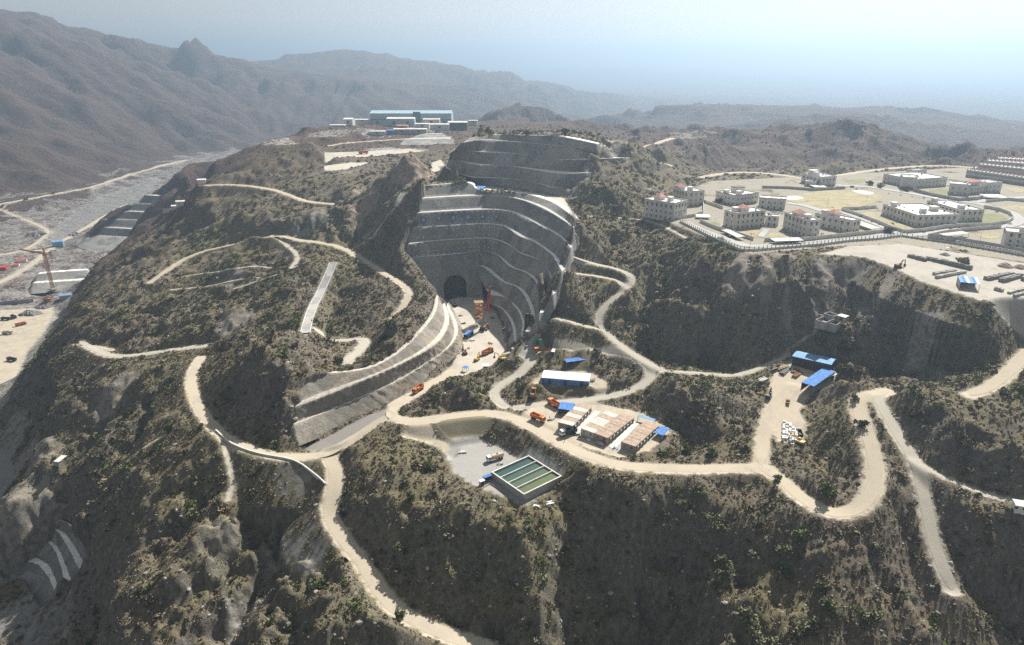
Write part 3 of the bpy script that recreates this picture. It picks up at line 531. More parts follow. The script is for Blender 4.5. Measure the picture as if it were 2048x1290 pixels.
def shot_mat(name, a, b_, c, streak=.12):
    t = NT(name); co = t.coord('Object'); s = t.mapping(co, (1, 1, streak)); n1 = t.noise(s, .8, 6, .7); n2 = t.noise(co, .12, 4, .6); n3 = t.noise(co, 2.5, 3, .7)
    k = t.ramp(t.math('ADD', t.math('MULTIPLY', n1, .6), t.math('MULTIPLY', n2, .4)), (.34, a), (.5, b_), (.66, c)); k = t.mix(t.math('MULTIPLY', t.rng(n3, .6, .75), .35), k, (.05,.05,.04,1)); cell = t.voro(t.mapping(co, (1, 1, .6)), .09, 'Color'); sc_ = t.n('ShaderNodeSeparateColor'); t.l(cell, sc_.inputs[0]); k = t.mix(1.0, k, t.rng(sc_.outputs[0], 0, 1, .72, 1.22), 'MULTIPLY'); k = t.mix(t.math('MULTIPLY', t.rng(t.noise(t.mapping(co, (1, 1, .05)), .35, 6, .75), .55, .68), .5), k, tuple(q*.42 for q in b_)); k = t.mix(t.math('MULTIPLY', t.rng(t.noise(co, .06, 5, .7), .52, .62), .4), k, (b_[0]*1.25, b_[1]*1.05, b_[2]*.8, 1))
    t.color(k); t.bump(t.math('ADD', n1, t.math('MULTIPLY', n3, .4)), .6, .8); return t.m
M_GROUND = ground_mat()
M_SHOT = shot_mat('shotcrete', (.165,.165,.16), (.235,.232,.215), (.31,.303,.278))
M_CUT = shot_mat('cut_rock', (.17,.155,.13), (.27,.245,.205), (.36,.33,.28), .4)
M_BERM = paint('berm_concrete', (.8,.77,.7), .9, .22, .25); M_BERM2 = paint('berm_dirt', (.58,.53,.44), .95, .3, .3)
# ------------------------------------------------------------------ faces of the cuts
a, b2, a1, aa, bb, c_, d_, e_, f_, g_ = lines(PIT_TOE, PIT_A2, PIT_A1, PIT_A, PIT_B, PIT_C, PIT_D, PIT_E, PIT_F, PIT_G)
def split(P, px0):                     # cut a line where its sight column crosses px0
    col = CX+F*P[:, 0]/(P[:, 1]*CP+(H-P[:, 2])*SP); k = int(np.argmax(col > px0)); return P[:k+1], P[k:]
toeL, toeR = split(a, 962); bL, bR = split(bb, 955)
TUN = wp((911, 594, -5)); TD = resample(toeL, 40); TD = TD[-1, :2]-TD[8, :2]; TD /= np.linalg.norm(TD)
def tun_hole(c):
    u = (c[..., 0]-TUN[0])*TD[0]+(c[..., 1]-TUN[1])*TD[1]; z = c[..., 2]+5; R = 9.4
    return (np.abs(u) < R) & (z < np.where(np.abs(u) < R, 9.5+8.0*np.sqrt(np.clip(1-(u/R)**2, 0, 1)), 0))
loft('portal_face', [toeL, bL], [M_SHOT, M_BERM], 150, rows=60, rough=.1, ends=(0, 0), first_berm=False, apron=.1, hole=tun_hole)
loft('bowl_foot_face', [toeR, b2, a1, aa, bR], [M_SHOT, M_BERM], 110, rough=.35, ends=(0, 5), first_berm=False, apron=.1, frac=.34)
loft('bowl_face', [bb, c_, d_, e_, f_, g_], [M_SHOT, M_BERM], 200, rough=.2, frac=.33, ends=(6, 6), apron=7)
loft('crown_face', lines1(UP_0, UP_1, UP_2, UP_3, UP_4, UP_5), [M_SHOT, M_BERM], 180, rough=.15, frac=.34, ends=(8, 8), first_berm=False, apron=6)
loft('channel_face', lines(LW_T, LW_2, LW_1, LW_0), [M_CUT, M_BERM2], 220, rough=.5, frac=.36, ends=(4, 3), first_berm=False, apron=3, rows=6)
loft('terrace_face', lines(*TER), [M_SHOT, M_BERM], 60, rough=.5, frac=.3, ends=(10, 25), first_berm=False, apron=8, drop=14)
loft('quarry_face', lines([(-10,1165,-113),(40,1165,-113),(62,1190,-113),(80,1240,-113)],[(30,1120,-107),(58,1122,-107),(89,1135,-107),(113,1190,-107)],[(80,1080,-100),(106,1089,-100),(126,1147,-100),(131,1178,-100)],[(98,1048,-93),(123,1069,-93),(147,1116,-93),(162,1142,-93)],[(110,1035,-86),(150,1055,-86),(185,1100,-86),(195,1140,-86)]), [M_SHOT, M_BERM], 70, rough=.5, frac=.4, ends=(6, 6), first_berm=False, apron=5)
loft('embankment_face', lines1([(795,292,66),(830,292,66),(880,291,66),(917,291,66)],[(810,278,71.5),(840,277.5,71.5),(880,277,71.5),(906,277,71.5)],[(838,269,75),(850,267.5,75),(875,267,75),(886,267,75)]), [M_SHOT, M_BERM2], 40, rough=.5, frac=.4, ends=(6, 6), first_berm=False, apron=10)
loft('gorge_face', lines([(62,588,-110.5),(105,584,-110.5),(170,580,-110.5)],[(66,566,-104),(105,564,-104),(172,560,-104)],[(75,548,-97),(110,544,-97),(175,540,-97)]), [M_SHOT, M_BERM], 50, rough=.6, frac=.35, ends=(9, 9), first_berm=False, apron=9, drop=9)
for P, z0 in CUTS:
    w = win(P.min(0), P.max(0), 6); sd = polysd(X[w], Y[w], P); HT[w] = np.where(sd > 1.6, np.minimum(HT[w], z0-3-.0*sd), HT[w])
    dd = np.where(sd > -2.5, 3, DIRT[w])
# tunnel behind the portal
def tunnel():
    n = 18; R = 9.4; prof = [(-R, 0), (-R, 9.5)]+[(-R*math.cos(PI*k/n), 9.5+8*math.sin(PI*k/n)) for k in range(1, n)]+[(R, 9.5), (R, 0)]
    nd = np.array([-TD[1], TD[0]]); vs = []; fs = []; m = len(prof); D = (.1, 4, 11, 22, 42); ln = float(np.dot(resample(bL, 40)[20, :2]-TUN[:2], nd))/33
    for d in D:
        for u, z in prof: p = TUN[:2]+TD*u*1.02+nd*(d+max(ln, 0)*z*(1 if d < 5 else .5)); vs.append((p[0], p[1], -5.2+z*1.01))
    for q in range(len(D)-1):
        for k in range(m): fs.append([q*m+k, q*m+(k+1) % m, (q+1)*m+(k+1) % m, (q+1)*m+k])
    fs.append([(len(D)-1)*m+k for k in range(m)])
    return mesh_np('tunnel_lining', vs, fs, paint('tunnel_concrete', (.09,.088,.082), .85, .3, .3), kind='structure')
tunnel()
# ------------------------------------------------------------------ ground sheet object
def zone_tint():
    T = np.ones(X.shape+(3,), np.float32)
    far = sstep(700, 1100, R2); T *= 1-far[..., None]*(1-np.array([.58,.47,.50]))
    w = sstep(-150, -420, X)*sstep(250, 420, Y)*(1-far); T *= 1+w[..., None]*np.array([.05,.03,.04])
    g = np.clip(.5+.9*fbm(X/110, Y/110, 3, 33), 0, 1)*near; T *= 1+g[..., None]*(np.array([1.02,1.06,.9])-1)
    return T
def reds():                            # bare reddish scars and grey scree patches
    for px, py, z, r, c in ((825,330,90,24,(.33,.245,.2)),(800,345,84,16,(.3,.22,.18)),(735,405,62,20,(.3,.225,.18)),(712,385,62,14,(.33,.25,.2)),(715,430,50,13,(.36,.28,.22)),(690,345,60,10,(.3,.25,.2)),
        (850,259,0,55,(.33,.31,.28)),(760,263,0,45,(.33,.31,.28)),(660,268,0,40,(.3,.28,.25)),(770,299,0,30,(.36,.36,.35)),(830,300,0,22,(.34,.33,.31)),(560,285,0,30,(.33,.3,.27)),(470,300,0,25,(.33,.3,.27)),(1230,290,0,20,(.3,.27,.23)),(1380,272,0,40,(.3,.265,.23)),(40,940,0,24,(.27,.245,.215)),(55,1010,0,22,(.25,.225,.2)),(25,880,0,20,(.27,.245,.215)),(90,900,0,14,(.25,.225,.2)),(40,1235,0,26,(.22,.22,.22)),(95,1270,0,18,(.2,.2,.2)),(20,1060,0,16,(.24,.225,.21)),(595,1090,0,9,(.27,.26,.245)),(625,1120,0,8,(.27,.26,.245)),(490,1240,0,9,(.3,.285,.26)),(440,1060,0,8,(.24,.215,.185)),(560,1110,0,7,(.25,.235,.21)),(600,470,33,14,(.26,.25,.24)),(640,430,44,13,(.25,.24,.22)),(1705,545,50,12,(.2,.18,.165)),(1480,560,45,7,(.27,.25,.22)),(1660,540,50,10,(.22,.2,.18)),(1850,690,33,8,(.3,.29,.27)),
        (460,560,14,14,(.2,.18,.17)),(480,640,0,20,(.21,.19,.18)),(250,770,-40,12,(.26,.235,.2)),(225,800,-50,12,(.25,.22,.19)),(590,955,-24,10,(.2,.195,.18))):
        p = hit(px, py); w = win(p-r*1.6, p+r*1.6, 5)
        d = np.hypot(X[w]-p[0], Y[w]-p[1]); paintsd(w, np.minimum((r-d)*.35-3.2*np.abs(fbm(X[w]/7, Y[w]/7, 4, 55))*r/9, .35)-.1, c)
reds()
def spoil():                           # tipped spoil running down from the plateau edge
    P = line3([(1425,497,63),(1560,512,63),(1700,516,63.5),(1790,541,63),(1810,640,41),(1700,660,34),(1560,640,34),(1450,610,37)]); w = win(P.min(0), P.max(0), 5); m = np.zeros(X.shape, bool); m[w] = polysd(X[w], Y[w], P) > -4
    f = flow(m, 7, 3, 9, 211); f2 = flow(m, 18, 3, 9, 221); sd = np.full(X.shape, -9.); sd[m] = np.minimum((f+.8*f2)[m]*4.2-1.1, .45); paintsd(w, np.minimum(sd[w], polysd(X[w], Y[w], P)*.3), (.225,.2,.175))
spoil()
for pts, c in (([(1108,404,71),(1152,440,68),(1160,478,58),(1146,494,55),(1140,470,60),(1120,437,67)], (.19,.185,.17)), ([(1150,340,88),(1178,338,90),(1182,352,86),(1150,400,72),(1128,398,71)], (.2,.19,.17))):
    P = line3(pts); w = win(P.min(0), P.max(0), 6); paintsd(w, np.minimum(polysd(X[w], Y[w], P), .5), c)
def tint_poly(T, pts, c):
    pass
def build_ground():
    ny, nx = X.shape; idx = np.arange(ny*nx).reshape(ny, nx)
    f = np.stack([idx[:-1, :-1], idx[:-1, 1:], idx[1:, 1:], idx[1:, :-1]], -1).reshape(-1, 4)
    o = mesh_np('ground', np.stack([X, Y, HT], -1).reshape(-1, 3), f, M_GROUND, smooth_=True, kind='structure'); me = o.data
    at = me.attributes.new('dirt', 'FLOAT', 'POINT'); at.data.foreach_set('value', DIRT.ravel().astype(np.float32))
    at = me.attributes.new('far', 'FLOAT', 'POINT'); at.data.foreach_set('value', sstep(700, 1800, R2).ravel().astype(np.float32))
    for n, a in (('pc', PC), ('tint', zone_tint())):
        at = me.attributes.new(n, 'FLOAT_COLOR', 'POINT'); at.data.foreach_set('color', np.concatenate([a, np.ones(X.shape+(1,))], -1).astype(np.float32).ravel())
    return o
build_ground()
# ------------------------------------------------------------------ roads as sheets
def road_mat(name, c):
    t = NT(name); co = t.coord('Object'); uv = t.n('ShaderNodeUVMap').outputs[0]; sx = t.n('ShaderNodeSeparateXYZ'); t.l(uv, sx.inputs[0])
    u = t.math('ADD', sx.outputs[0], t.math('MULTIPLY', t.math('SUBTRACT', t.noise(co, .09, 3, .5), .5), .5)); tr = t.math('ABSOLUTE', t.math('SINE', t.math('MULTIPLY', u, 9.4)))
    n1 = t.noise(co, .13, 5, .65); n2 = t.noise(co, 1.4, 4, .7)
    k = t.mix(1.0, (*c, 1), t.math('ADD', .78, t.math('ADD', t.math('MULTIPLY', n1, .28), t.math('MULTIPLY', n2, .17))), 'MULTIPLY')
    k = t.mix(t.math('MULTIPLY', t.rng(tr, .75, 1), t.math('MULTIPLY', t.rng(n1, .35, .6), .38)), k, tuple(q*.66 for q in c)); t.color(k); t.b.inputs['Roughness'].default_value = .97; t.b.inputs['Specular IOR Level'].default_value = .1
    k = t.mix(t.math('MULTIPLY', t.rng(t.noise(co, .045, 6, .75), .5, .66), .55), k, tuple(q*.72 for q in (c[0], c[1]*1.02, c[2]*1.12))); k = t.mix(t.math('MULTIPLY', t.rng(t.noise(co, .8, 5, .75), .6, .72), .4), k, (.24,.215,.18,1)); t.color(k)
    t.bump(n2, .3, .4); return t.m
M_ROAD = road_mat('packed_dirt', (.455,.395,.3)); M_GROAD = road_mat('grey_gravel', (.42,.385,.315)); M_PAVE = road_mat('pale_paving', (.40,.39,.37))
def strip(name, P, hw, m, lift=.1, jag=.35, step=None):
    P = resample(P, step=step or max(1.5, .004*P[:, 1].mean())); d = np.gradient(P[:, :2], axis=0); d /= np.linalg.norm(d, axis=1)[:, None]+1e-9; nn = np.c_[-d[:, 1], d[:, 0]]
    tap = np.clip(np.minimum(np.arange(len(P)), np.arange(len(P))[::-1])/5+.25, 0, 1) if jag else 1.; k = 7; us = np.linspace(-1, 1, k); V = []; s = np.arange(len(P))
    for u in us:
        w = hw*u*tap*(1+jag*.5*perlin(s*.21+np.sign(u)*7, s*0+np.sign(u)*3, 5)*abs(u)+jag*.3*perlin(s*.04, s*0+9.3, 6))
        q = P[:, :2]+nn*(w if np.ndim(w) == 0 else w[:, None]); V.append(np.c_[q, np.maximum(ground(q[:, 0], q[:, 1]), P[:, 2]-.3)+lift])
    V = np.stack(V, 1); n = len(P); idx = np.arange(n*k).reshape(n, k); f = np.stack([idx[:-1, :-1], idx[:-1, 1:], idx[1:, 1:], idx[1:, :-1]], -1).reshape(-1, 4)
    if True: f = f[:, ::-1]
    o = mesh_np(name, V.reshape(-1, 3), f, m, smooth_=True, kind='structure'); ul = o.data.uv_layers.new(name='uv'); uvs = np.tile(us, n); vs = np.repeat(s, k)
    li = f.ravel(); ul.data.foreach_set('uv', np.stack([uvs[li], vs[li]*.2], -1).astype(np.float32).ravel()); return o
for i, (n, P) in enumerate(RL.items()):
    strip('gravel_road' if n in ('loop_road', 'ridge_road', 'crest_track', 'spur_track', 'yard_track', 'descent_road', 'side_road', 'terrace_road', 'saddle_road') else 'dirt_road', P, ROADS[n][0]*.62, M_GROAD if n in ('loop_road', 'ridge_road', 'crest_track', 'spur_track', 'yard_track', 'descent_road', 'side_road', 'terrace_road', 'saddle_road') else M_ROAD, .03+.004*i)
# ------------------------------------------------------------------ daylight and air
SUN_AZ, SUN_EL = math.radians(32), math.radians(43)
def daylight():
    w = bpy.data.worlds.new('World'); SC.world = w; w.use_nodes = True; nt = w.node_tree; bg = nt.nodes['Background']
    sk = nt.nodes.new('ShaderNodeTexSky'); sk.sky_type = 'NISHITA'; sk.sun_disc = False; sk.sun_elevation = SUN_EL; sk.sun_rotation = SUN_AZ; sk.altitude = 500; sk.air_density = 1; sk.dust_density = 1.2; sk.ozone_density = 1.2
    hs = nt.nodes.new('ShaderNodeHueSaturation'); hs.inputs['Saturation'].default_value = .18; nt.links.new(sk.outputs[0], hs.inputs['Color']); nt.links.new(hs.outputs[0], bg.inputs[0]); bg.inputs[1].default_value = .05
    l = bpy.data.lights.new('sun', 'SUN'); l.energy = 5; l.angle = math.radians(.53); l.color = (1, .958, .895); o = bpy.data.objects.new('sun', l); COL.objects.link(o)
    d = Vector((math.sin(SUN_AZ)*math.cos(SUN_EL), math.cos(SUN_AZ)*math.cos(SUN_EL), math.sin(SUN_EL))); o.rotation_euler = d.to_track_quat('Z', 'Y').to_euler(); o.location = d*500+Vector((0, 400, 200))
daylight()
def haze(density=.00023):
    t = NT('haze'); t.t.nodes.remove(t.b); v = t.n('ShaderNodeVolumePrincipled'); v.inputs['Color'].default_value = (.43,.575,.73,1); v.inputs['Density'].default_value = density; v.inputs['Anisotropy'].default_value = .55
    t.l(v.outputs[0], t.out.inputs['Volume']); o = MB().box(-44000, 44000, -500, 46500, HT.min()-1.5, max(HT.max()+2, H+3)).build('haze', t.m); o['kind'] = 'stuff'; return o
haze()
SC.view_settings.view_transform = 'Standard'; SC.view_settings.look = 'None'; SC.view_settings.gamma = 1; SC.view_settings.exposure = 1.0
SC.cycles.volume_bounces = 0; SC.cycles.max_bounces = 5; SC.cycles.diffuse_bounces = 2; SC.cycles.use_denoising = False
# ------------------------------------------------------------------ scrub on the slopes
def leaf_mat(name, a, b, c):
    t = NT(name); r = t.n('ShaderNodeObjectInfo').outputs['Random']; co = t.coord('Object'); n = t.noise(co, 2.3, 3, .6)
    k = t.ramp(r, (.1, a), (.5, b), (.9, c)); t.color(t.mix(1.0, k, t.math('ADD', .55, t.math('MULTIPLY', n, .9)), 'MULTIPLY')); t.b.inputs['Roughness'].default_value = .85; t.b.inputs['Specular IOR Level'].default_value = .12; return t.m
M_SCRUB = leaf_mat('scrub_leaves', (.075,.067,.045), (.14,.118,.08), (.22,.183,.125))
M_GREEN = leaf_mat('green_leaves', (.075,.098,.036), (.115,.14,.055), (.165,.18,.085))
M_OLIVE = leaf_mat('olive_leaves', (.12,.125,.07), (.165,.165,.095), (.215,.205,.125))
M_TUFT = leaf_mat('dry_tussock', (.135,.108,.066), (.19,.153,.09), (.25,.207,.128))
M_STONE = leaf_mat('loose_stone', (.17,.15,.13), (.26,.235,.21), (.36,.335,.31))
def clump(nf, rnd, size=.34, flat=.75):
    v = []; f = []
    for k in range(nf):
        d = Vector((rnd.gauss(0, 1), rnd.gauss(0, 1), abs(rnd.gauss(.3, .8)))).normalized()*(rnd.random()**.45)
        c = Vector((d.x, d.y, d.z*flat+.12)); s = size*rnd.uniform(.6, 1.3); u = Vector((rnd.gauss(0, 1), rnd.gauss(0, 1), rnd.gauss(0, .6))).normalized(); w = u.cross(Vector((rnd.gauss(0, 1), rnd.gauss(0, 1), rnd.gauss(0, 1)))).normalized()
        i = len(v); v += [c+u*s, c+w*s*.7, c-u*s*.9, c-w*s*.6]; f.append((i, i+1, i+2, i+3))
    return v, f
def stone(rnd):
    bm = bmesh.new(); bmesh.ops.create_icosphere(bm, subdivisions=1, radius=1)
    for q in bm.verts: q.co *= rnd.uniform(.6, 1.1); q.co.z *= .7
    v = [q.co.copy() for q in bm.verts]; f = [[w.index for w in p.verts] for p in bm.faces]; bm.free(); return v, f
def source(vf, m):
    me = bpy.data.meshes.new('sprig'); me.from_pydata([tuple(q) for q in vf[0]], [], vf[1]); me.materials.append(m); me.update(); return bpy.data.objects.new('sprig', me)
def scatter(name, P, S, srcs, label=None):
    me = bpy.data.meshes.new(name); me.vertices.add(len(P)); me.vertices.foreach_set('co', P.astype(np.float32).ravel())
    a = me.attributes.new('size', 'FLOAT', 'POINT'); a.data.foreach_set('value', S.astype(np.float32)); me.update()
    o = bpy.data.objects.new(name, me); COL.objects.link(o); o['kind'] = 'stuff'
    g = bpy.data.node_groups.new(name, 'GeometryNodeTree'); g.interface.new_socket('Geometry', in_out='INPUT', socket_type='NodeSocketGeometry'); g.interface.new_socket('Geometry', in_out='OUTPUT', socket_type='NodeSocketGeometry')
    N = g.nodes; L = g.links; gi = N.new('NodeGroupInput'); go = N.new('NodeGroupOutput'); ip = N.new('GeometryNodeInstanceOnPoints'); jn = N.new('GeometryNodeJoinGeometry'); ip.inputs['Pick Instance'].default_value = True
    for s in srcs: oi = N.new('GeometryNodeObjectInfo'); oi.inputs['Object'].default_value = s; oi.inputs['As Instance'].default_value = True; L.new(oi.outputs['Geometry'], jn.inputs[0])
    L.new(gi.outputs[0], ip.inputs['Points']); L.new(jn.outputs[0], ip.inputs['Instance']); ri = N.new('FunctionNodeRandomValue'); ri.data_type = 'INT'; ri.inputs['Min'].default_value = 0 
    ri.inputs[4].default_value = 0; ri.inputs[5].default_value = len(srcs)-1; L.new(ri.outputs[2], ip.inputs['Instance Index'])
    rr = N.new('FunctionNodeRandomValue'); rr.data_type = 'FLOAT_VECTOR'; rr.inputs[0].default_value = (0, 0, 0); rr.inputs[1].default_value = (.25, .25, 6.283); rr.inputs['Seed'].default_value = 3; L.new(rr.outputs[0], ip.inputs['Rotation'])
    na = N.new('GeometryNodeInputNamedAttribute'); na.inputs['Name'].default_value = 'size'; L.new(na.outputs[0], ip.inputs['Scale']); L.new(ip.outputs[0], go.inputs[0])
    md = o.modifiers.new('scatter', 'NODES'); md.node_group = g; return o
KEEPOUT = []                           # footprints of things: (x, y, radius)
def spots(n, y0, y1, keep, pad=-1.2):
    yy = np.sqrt(RNG.uniform((y0+60)**2, (y1+60)**2, n))-60; xx = RNG.uniform(-1, 1, n)*(yy*.72+75)
    i = np.clip(np.searchsorted(XS, xx), 1, len(XS)-2); j = np.clip(np.searchsorted(YS, yy), 1, len(YS)-2)
    sl = np.hypot((HT[j, i+1]-HT[j, i-1])/(XS[i+1]-XS[i-1]), (HT[j+1, i]-HT[j-1, i])/(YS[j+1]-YS[j-1]))
    ok = (DIRT[j, i] < pad) & (sl < 2.2) & (RNG.random(n) < keep(xx, yy, sl))
    for P, z0 in CUTS: ok &= ~inpoly(xx, yy, P)
    for x, y, r in KEEPOUT: ok &= (xx-x)**2+(yy-y)**2 > r*r
    xx, yy, sl = xx[ok], yy[ok], sl[ok]; return np.c_[xx, yy, ground(xx, yy)], sl
def vegetate():
    rnd = random.Random(5)
    sc = [source(clump(34, rnd), M_SCRUB) for _ in range(5)]; gr = [source(clump(40, rnd, .3, .9), M_GREEN) for _ in range(3)]; tu = [source(clump(14, rnd, .5, .5), M_TUFT) for _ in range(3)]; st = [source(stone(rnd), M_STONE) for _ in range(3)]
    cl = lambda x, y: np.clip(.5+1.1*fbm(x/26, y/26, 3, 7), 0, 1)
    gl = lambda x, y: np.clip(.15+1.2*fbm(x/55+9, y/55, 3, 27), 0, 1)
    P, s = spots(150000, 190, 560, lambda x, y, s: (.04+.42*cl(x, y)**1.6)*(1-.75*sstep(1.1, 1.9, s))); scatter('scrub', P, RNG.lognormal(-.3, .5, len(P)).clip(.3, 2.8), sc)
    P, s = spots(90000, 560, 1250, lambda x, y, s: (.15+.5*cl(x, y))*(1-.7*sstep(.8, 1.5, s))*(1-.75*sstep(720, 950, y))); scatter('scrub', P, RNG.lognormal(.15, .4, len(P)).clip(.6, 2.6), sc)
    P, s = spots(30000, 190, 700, lambda x, y, s: gl(x, y)*(1-.8*sstep(.8, 1.4, s))); scatter('green_scrub', P, RNG.lognormal(.1, .5, len(P)).clip(.5, 3.4), gr)
    P, s = spots(150000, 190, 600, lambda x, y, s: (.75-.5*cl(x, y))*(1-.7*sstep(1., 1.7, s)), -.6); scatter('dry_grass', P, RNG.lognormal(-.55, .3, len(P)).clip(.25, 1.2), tu)
    P, s = spots(420000, 190, 620, lambda x, y, s: .45*sstep(-2.6, -.9, dirt_at(x, y))*np.clip(.35+1.2*fbm(x/12, y/12, 3, 57), 0, 1), -.1); scatter('loose_rocks', P, RNG.lognormal(-1.15, .5, len(P)).clip(.12, 1.2), st)
    P, s = spots(110000, 190, 620, lambda x, y, s: .1+.5*sstep(.5, 1.1, s)*np.clip(.5+1.3*fbm(x/20, y/20, 3, 47), 0, 1), -.2); scatter('loose_rocks', P, RNG.lognormal(-1.0, .55, len(P)).clip(.15, 1.8), st)
# ------------------------------------------------------------------ paints
P_ORANGE = paint('orange_paint', (.62,.2,.05), .5, .3, .7); P_WHITE = paint('white_paint', (.76,.75,.72), .5, .15, .6); P_DARK = paint('dark_steel', (.045,.045,.05), .6, .3); P_TYRE = paint('tyre_rubber', (.025,.025,.026), .9)
P_GLASS = paint('dark_glass', (.03,.04,.05), .12, .2, spec=.6); P_BLUE = paint('blue_sheet', (.08,.22,.54), .8, .3, .35, 0, .12, False, rust=(.16,.27,.46)); P_LBLUE = paint('faded_blue_sheet', (.21,.38,.58), .8, .25, .3, 0, .12)
P_RED = paint('red_paint', (.55,.09,.06), .55, .3); P_YEL = paint('yellow_paint', (.65,.42,.08), .5, .25); P_RUST = paint('rusty_steel', (.27,.15,.085), .9, .4, .8); P_GREEN = paint('green_paint', (.06,.27,.19), .6, .25)
P_WALL = paint('pale_render', (.58,.56,.525), .9, .2, .25, streak=True); P_ROOF = paint('roof_screed', (.74,.71,.66), .9, .18, .15); P_TERRA = paint('terracotta', (.48,.22,.16), .85, .3, .5); P_BROWN = paint('brown_trim', (.10,.06,.045), .8, .2)
P_CONC = paint('concrete', (.40,.385,.355), .95, .3, .3); P_CONCL = paint('pale_concrete', (.62,.6,.55), .9, .25, .25); P_GREY = paint('grey_sheet', (.36,.37,.38), .6, .25, .4); P_PANEL = paint('weathered_panel', (.55,.51,.45), .8, .3, .35); P_PANELR = paint('rusted_panel', (.38,.285,.215), .9, .35, .35, rust=(.46,.36,.27))
P_WSHEET = paint('white_sheet', (.7,.69,.65), .8, .2, .15, 0, .12); P_WOOD = paint('sawn_timber', (.36,.27,.17), .9, .35); P_GALV = paint('galvanised', (.45,.46,.47), .5, .2, metal=.3); P_STONE = paint('stacked_stone', (.25,.24,.225), .95, .5, .9)
def water_mat(name, c):
    t = NT(name); n = t.noise(t.coord('Object'), .25, 3, .5); t.color(t.mix(n, (*[q*.85 for q in c], 1), (*[q*1.15 for q in c], 1))); t.b.inputs['Roughness'].default_value = .12; t.b.inputs['Specular IOR Level'].default_value = .5
    t.bump(t.noise(t.coord('Object'), 2.5, 2, .5), .05, .1); return t.m
def away(a, b): return math.atan2(b[1]-a[1], b[0]-a[0])
def wheel_at(parent, x, y, r, w, proto=[None]):
    if proto[0] is None:
        m = MB().cyl((0, -.5, 0), 1, 1, 'y', 14); proto[0] = m
    o = proto[0].build('wheel', P_TYRE, parent) if not hasattr(wheel_at, 'me') else mesh_link('wheel', wheel_at.me, parent)
    wheel_at.me = o.data; o.location = (x, y, r); o.scale = (r, w, r); return o
def mesh_link(name, me, parent):
    o = bpy.data.objects.new(name, me); COL.objects.link(o); o.parent = parent; return o
# ------------------------------------------------------------------ vehicles (x forward)
def cab(parent, x0, x1, w, z0, z1, m):
    b = MB().side([(x0, z0), (x1, z0), (x1+.06, z0+.9), (x1-.12, z1-.08), (x1-.4, z1), (x0, z1)], -w/2, w/2); o = b.build('cab', m, parent, .06)
    g = MB().add([(x1+.075, -w/2+.15, z0+1.0), (x1+.075, w/2-.15, z0+1.0), (x1-.09, w/2-.2, z1-.2), (x1-.09, -w/2+.2, z1-.2)], [(0, 1, 2, 3)]); g.box(x0+.3, x1-.35, -w/2-.02, -w/2-.01, z0+1.0, z1-.3); g.box(x0+.3, x1-.35, w/2+.01, w/2+.02, z0+1.0, z1-.3); g.build('windscreen', P_GLASS, o)
    return o
def dump_truck(loc, rz, label, body=P_ORANGE, cabm=P_ORANGE, load=None, s=1):
    t = empty('dump_truck', loc, rz, label, 'truck', 'site trucks')
    MB().box(-4.2, 3.6, -.5, .5, .75, 1.1).box(-4.3, -4.1, -1.15, 1.15, .7, 1.2).build('chassis', P_DARK, t); cab(t, 2.1, 4.2, 2.45, .75, 3.05, cabm)
    b = MB(); b.box(-4.3, 1.6, -1.25, 1.25, 1.2, 1.42); b.box(-4.3, 1.6, -1.25, -1.15, 1.42, 2.75).box(-4.3, 1.6, 1.15, 1.25, 1.42, 2.75); b.side([(1.6, 1.2), (1.75, 1.2), (1.75, 3.0), (2.6, 3.15), (2.6, 3.25), (1.6, 3.1)], -1.25, 1.25); b.box(-4.42, -4.3, -1.25, 1.25, 1.3, 2.7)
    for k in range(5): b.box(-3.9+k*1.25, -3.78+k*1.25, -1.33, -1.25, 1.3, 2.7).box(-3.9+k*1.25, -3.78+k*1.25, 1.25, 1.33, 1.3, 2.7)
    b.build('cargo_bed', body, t)
    if load: MB().side([(-4.2, 1.45), (1.5, 1.45), (1.2, 2.3), (-1, 2.75), (-3.6, 2.4)], -1.1, 1.1).build('load', load, t)
    for x in (-3.2, -1.85, 3.0):
        for y in (-1.02, 1.02): wheel_at(t, x, y, .53, .42 if x > 0 else .6)
    t.scale = (s*1.08,)*3; return t
def tank_truck(loc, rz, label, tank=None, cabm=P_WHITE):
    t = empty('tank_truck', loc, rz, label, 'truck', 'site trucks'); MB().box(-4.2, 3.6, -.5, .5, .75, 1.1).build('chassis', P_DARK, t); cab(t, 2.2, 4.2, 2.4, .75, 2.95, cabm)
    k = MB().cyl((-4.2, 0, 2.05), 1.12, 6, 'x', 18).build('tank', tank or paint('cream_tank', (.62,.47,.33), .6, .3), t); MB().cyl((-1.2, 0, 3.1), .35, .3).build('hatch', P_DARK, k)
    for x in (-3.2, -1.85, 3.0):
        for y in (-1.02, 1.02): wheel_at(t, x, y, .53, .42)
    t.scale = (1.08,)*3; return t
def car(loc, rz, label, m, pick=False, cat='car'):
    t = empty('pickup_truck' if pick else 'parked_car', loc, rz, label, cat); P = [(-2.3, .45), (2.3, .45), (2.32, .85), (1.3, 1.0), (.6, 1.65), (-.7 if pick else -1.6, 1.65), (-1.0 if pick else -2.2, 1.0), (-2.3, .95)]
    b = MB().side(P, -.9, .9).build('body', m, t, .06); MB().box(-.6, .5, -.92, .92, 1.08, 1.5).build('window', P_GLASS, b)
    for x in (-1.45, 1.45):
        for y in (-.8, .8): wheel_at(t, x, y, .36, .25)
    return t
